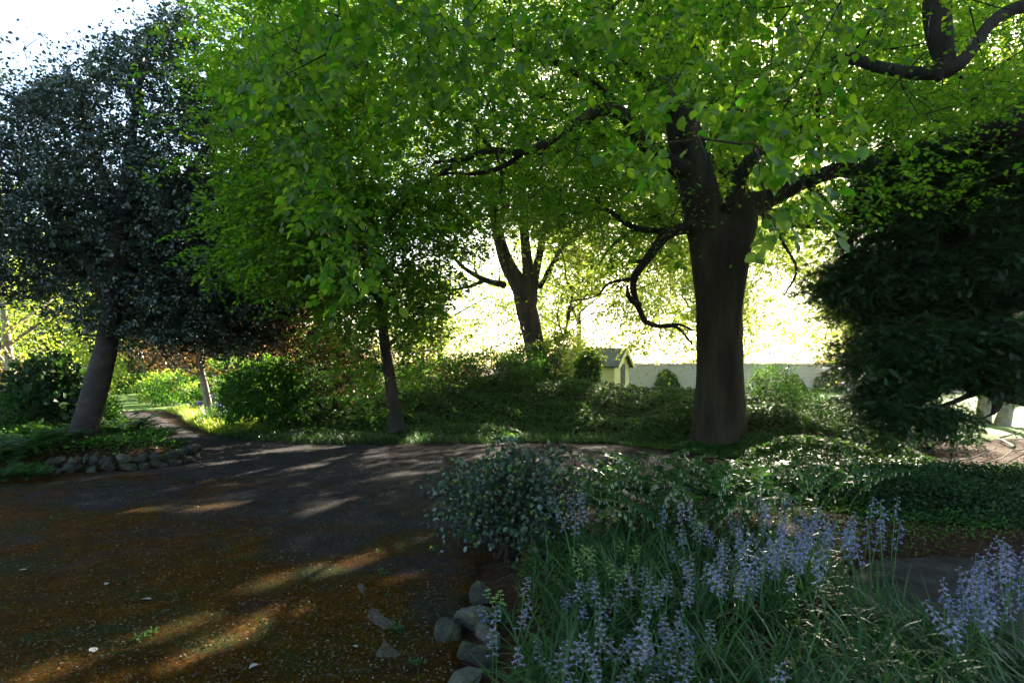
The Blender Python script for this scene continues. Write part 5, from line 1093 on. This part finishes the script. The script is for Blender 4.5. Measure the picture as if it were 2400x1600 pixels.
CL = [((1640, 1920), (1180, 1290), (.46, .6), 'blue', 34, 'blue spikes crowding the middle right of the bed', 'blue bluebell spike in the dense stand left of the paving slab'),
      ((1730, 1800), (1125, 1180), (.5, .62), 'blue', 10, 'blue spikes crowding the middle right of the bed', 'blue bluebell spike in the dense stand left of the paving slab'),
      ((1860, 1950), (1160, 1240), (.5, .62), 'blue', 12, 'blue spikes crowding the middle right of the bed', 'blue bluebell spike in the dense stand left of the paving slab'),
      ((1950, 2065), (1125, 1230), (.52, .64), 'blue', 9, 'tall blue spikes in front of the slab', 'tall blue bluebell spike standing before the dark ground by the slab'),
      ((2170, 2360), (1235, 1400), (.42, .56), 'blue', 42, 'deep blue spikes at the right edge', 'deep blue bluebell spike in the shaded stand at the right edge'),
      ((1340, 1700), (1290, 1480), (.34, .5), 'old', 40, 'fading spikes in the middle of the bed', 'fading lilac and brown bluebell spike among the strap leaves'),
      ((1560, 1800), (1200, 1330), (.4, .52), 'old', 26, 'fading spikes in the middle of the bed', 'fading lilac and brown bluebell spike among the strap leaves'),
      ((1120, 1340), (1330, 1500), (.3, .42), 'old', 14, 'scattered spikes near the rock edging', 'scattered bluebell spike near the rock edging'),
      ((1240, 1760), (1450, 1560), (.3, .46), 'old', 18, 'fading spikes along the bottom of the picture', 'faded bluebell spike near the bottom of the picture'),
      ((1500, 1610), (1090, 1170), (.55, .64), 'blue', 5, 'tall spikes before the arching stems', 'bluebell spike rising before the arching leafy stems'),
      ((1300, 1350), (1110, 1180), (.55, .64), 'old', 7, 'tall spikes beside the holly bush', 'greyish bluebell spike just right of the holly bush'),
      ((1340, 1440), (1230, 1290), (.4, .5), 'green', 9, 'green seed spikes behind the strap leaves', 'green unopened spike among grass right of the holly bush')]
for (u0, u1), (v0, v1), (a, b_), kind, n_, grp, lb in CL:
    for k in range(n_): bluebell(rng.uniform(u0, u1), rng.uniform(v0, v1), rng.uniform(a, b_), kind, grp, lb, rng)
def hellebore():
    g_ = G(1150 * K, 1420 * K, .1); root = empty('hellebore', (g_[0], g_[1], .09), 'small plant with pale green flower heads behind the rock edging', 'plant'); rng = np.random.default_rng(5)
    mb = MB(); ms = MB(); ml = MB()
    for i in range(4):
        e = np.array([g_[0] + rng.normal(0, .04), g_[1] + rng.normal(0, .03), .09 + rng.uniform(.1, .17)]); ms.tube([(g_[0], g_[1], .08), (e + [g_[0], g_[1], .08]) / 2, e], [.003, .003, .002], 4)
        for k in range(6):
            c = e + rng.normal(0, .014, 3); pa = np.arange(5) / 5 * 6.283; pd = np.stack([np.cos(pa), np.sin(pa), 0 * pa + .4], -1); add_leaves(mb, LEAF4, np.repeat(c[None], 5, 0), pd, np.tile([0, 0, 1.], (5, 1)) + pd * .2, .017, .8)
    n = 40; add_leaves(ml, BLADE, np.repeat([[g_[0], g_[1], .1]], n, 0) + rng.normal(0, .04, (n, 3)) * [1, 1, .5], nrm(rng.normal(0, 1, (n, 3)) + [0, 0, .8]), nrm(rng.normal(0, .4, (n, 3)) + [0, 0, 1]), .08, .2)
    part(ms, 'stems', M['stem'], root); part(mb, 'flowers', M['bell_green'], root); part(ml, 'leaves', M['seal'], root)
hellebore()
# ---- irises beside the path
def iris(label, u, d_, seed):
    rng = np.random.default_rng(seed); x = X(u, d_); z0 = float(height(np.array([x]), np.array([d_]))[0]); root = empty('iris', (x, d_, z0), label, 'flower', 'irises beside the path')
    mb = MB(); n = 34; ribbons(mb, np.stack([x + rng.normal(0, .12, n), d_ + rng.normal(0, .1, n), np.full(n, z0)], -1), rng.uniform(0, 6.28, n), rng.uniform(.4, .75, n), rng.uniform(.02, .035, n), rng.uniform(.05, .3, n), rng.uniform(.1, .9, n)); part(mb, 'leaves', M['grassblade'], root)
    for k in range(3):
        b = np.array([x + rng.normal(0, .12), d_ - .05, z0]); e = b + [rng.normal(0, .05), 0, rng.uniform(.6, .85)]; ms = MB(); ms.tube([b, (b + e) / 2, e], [.007, .006, .005], 4)
        part(ms, 'stem', M['stem'], root); mf = MB(); pa = np.arange(6) / 6 * 6.283; pd = np.stack([np.cos(pa), np.sin(pa), np.where(np.arange(6) % 2, .9, -.5)], -1)
        add_leaves(mf, LEAF8, np.repeat(e[None], 6, 0), pd, np.tile([0, 0, 1.], (6, 1)), .1, .9); part(mf, 'flower', M['iris'], root)
iris('iris clump with mauve flowers nearest the drive', 515, 15.2, 1); iris('iris clump with mauve flowers nearer the pale trunk', 482, 15.9, 2); iris('iris clump with mauve flowers against the dark rounded shrub', 535, 15.7, 3)

# ---- little weeds by the worn patch
for i, (u, v, s_, lb) in enumerate([(880, 1318, .05, 'small weed tuft above the worn patch in the drive'), (893, 1372, .035, 'tiny weed beside the worn patch'), (912, 1448, .07, 'spreading weed rosette right of the worn patch'), (322, 1470, .06, 'pale weed tuft between the bright streaks'), (350, 1455, .045, 'weed sprig on the moss near the bright streaks'), (955, 1530, .06, 'weed tuft at the foot of the rock edging'), (870, 1268, .035, 'tiny weed in the middle of the drive')]):
    g_ = G(u * K, v * K); rr = np.random.default_rng(i); n = 46; mb = MB(); az = rr.uniform(0, 6.28, n); el_ = rr.uniform(.05, 1.0, n)
    d3 = np.stack([np.cos(az) * np.cos(el_), np.sin(az) * np.cos(el_), np.sin(el_)], -1); p0 = np.array([0, 0, .004]) + d3 * rr.uniform(0, s_ * .8, (n, 1))
    add_leaves(mb, LEAF4, p0, d3, nrm(rr.normal(0, .4, (n, 3)) + [0, 0, 1]), s_ * .45, .55)
    o_ = mb.build('weed', M['seal']); o_.location = (g_[0], g_[1], 0); tag(o_, lb, 'weed', 'weeds growing in the drive')

# ---- dark bird on the path
def bird():
    c = PK(313, 968 / K, 19.4); x, y = c[0], 19.4; mb = MB()
    mb.tube([(x - .12, y, .055), (x - .07, y, .085), (x, y, .11), (x + .05, y, .12), (x + .075, y, .15), (x + .1, y, .16), (x + .12, y, .158)], [.008, .028, .045, .036, .024, .024, .006], 10)
    mb.tube([(x - .09, y, .07), (x - .16, y, .045), (x - .2, y, .035)], [.014, .018, .012], 6)
    root = empty('blackbird', (x, y, 0), 'small dark bird on the path at the edge of the far lawn', 'bird'); part(mb, 'body', M['bird'], root)
    mb = MB(); mb.tube([(x + .118, y, .158), (x + .15, y, .152)], [.006, .001], 5); part(mb, 'beak', M['shedwall'], root)
    for s in (-1, 1): mb = MB(); mb.tube([(x + .01, y + s * .015, .09), (x, y + s * .016, .04), (x + .02, y + s * .016, .008)], [.004, .003, .003], 4); part(mb, 'leg', M['bird'], root)
bird()

# ---- sunlit air
mb = MB(); mb.box((0, 45, 13), (190, 150, 29)); hz = mb.build('haze', None if 0 else M['twig'], None, False); tag(hz, kind='stuff')
m, t, o = mat('haze_air'); pv = t.nodes.new('ShaderNodeVolumePrincipled'); pv.inputs['Color'].default_value = (1, .97, .88, 1); pv.inputs['Density'].default_value = .0007
pv.inputs['Anisotropy'].default_value = .86; t.links.new(pv.outputs[0], o.inputs['Volume']); hz.data.materials.clear(); hz.data.materials.append(m)

# ---- fallen branches under the yew
rng = np.random.default_rng(141)
for i, (a, b_, c, r, lb) in enumerate([((2330, 1030), (2290, 1012), (2352, 1000), .03, 'curved dead branch lying on the litter under the yew'), ((2180, 1080), (2230, 1060), (2290, 1040), .014, 'thin straight fallen twig in front of the curved branch'), ((2352, 1035), (2300, 1060), (2270, 1075), .012, 'thin fallen twig at the right picture edge')]):
    q = [G(u * K, v * K) for u, v in (a, b_, c)]; pts = [(q[0][0], q[0][1], .03), ((q[0][0] + q[1][0]) / 2, (q[0][1] + q[1][1]) / 2 + .05, .08), (q[1][0], q[1][1], .05), (q[2][0], q[2][1], .1)]
    mb = MB(); mb.tube(pts, [r, r * .9, r * .8, r * .3], 7); one(mb, 'fallen_branch', M['bark_dark'], lb, 'branch', 'dead branches under the yew', base=(q[1][0], q[1][1], 0))
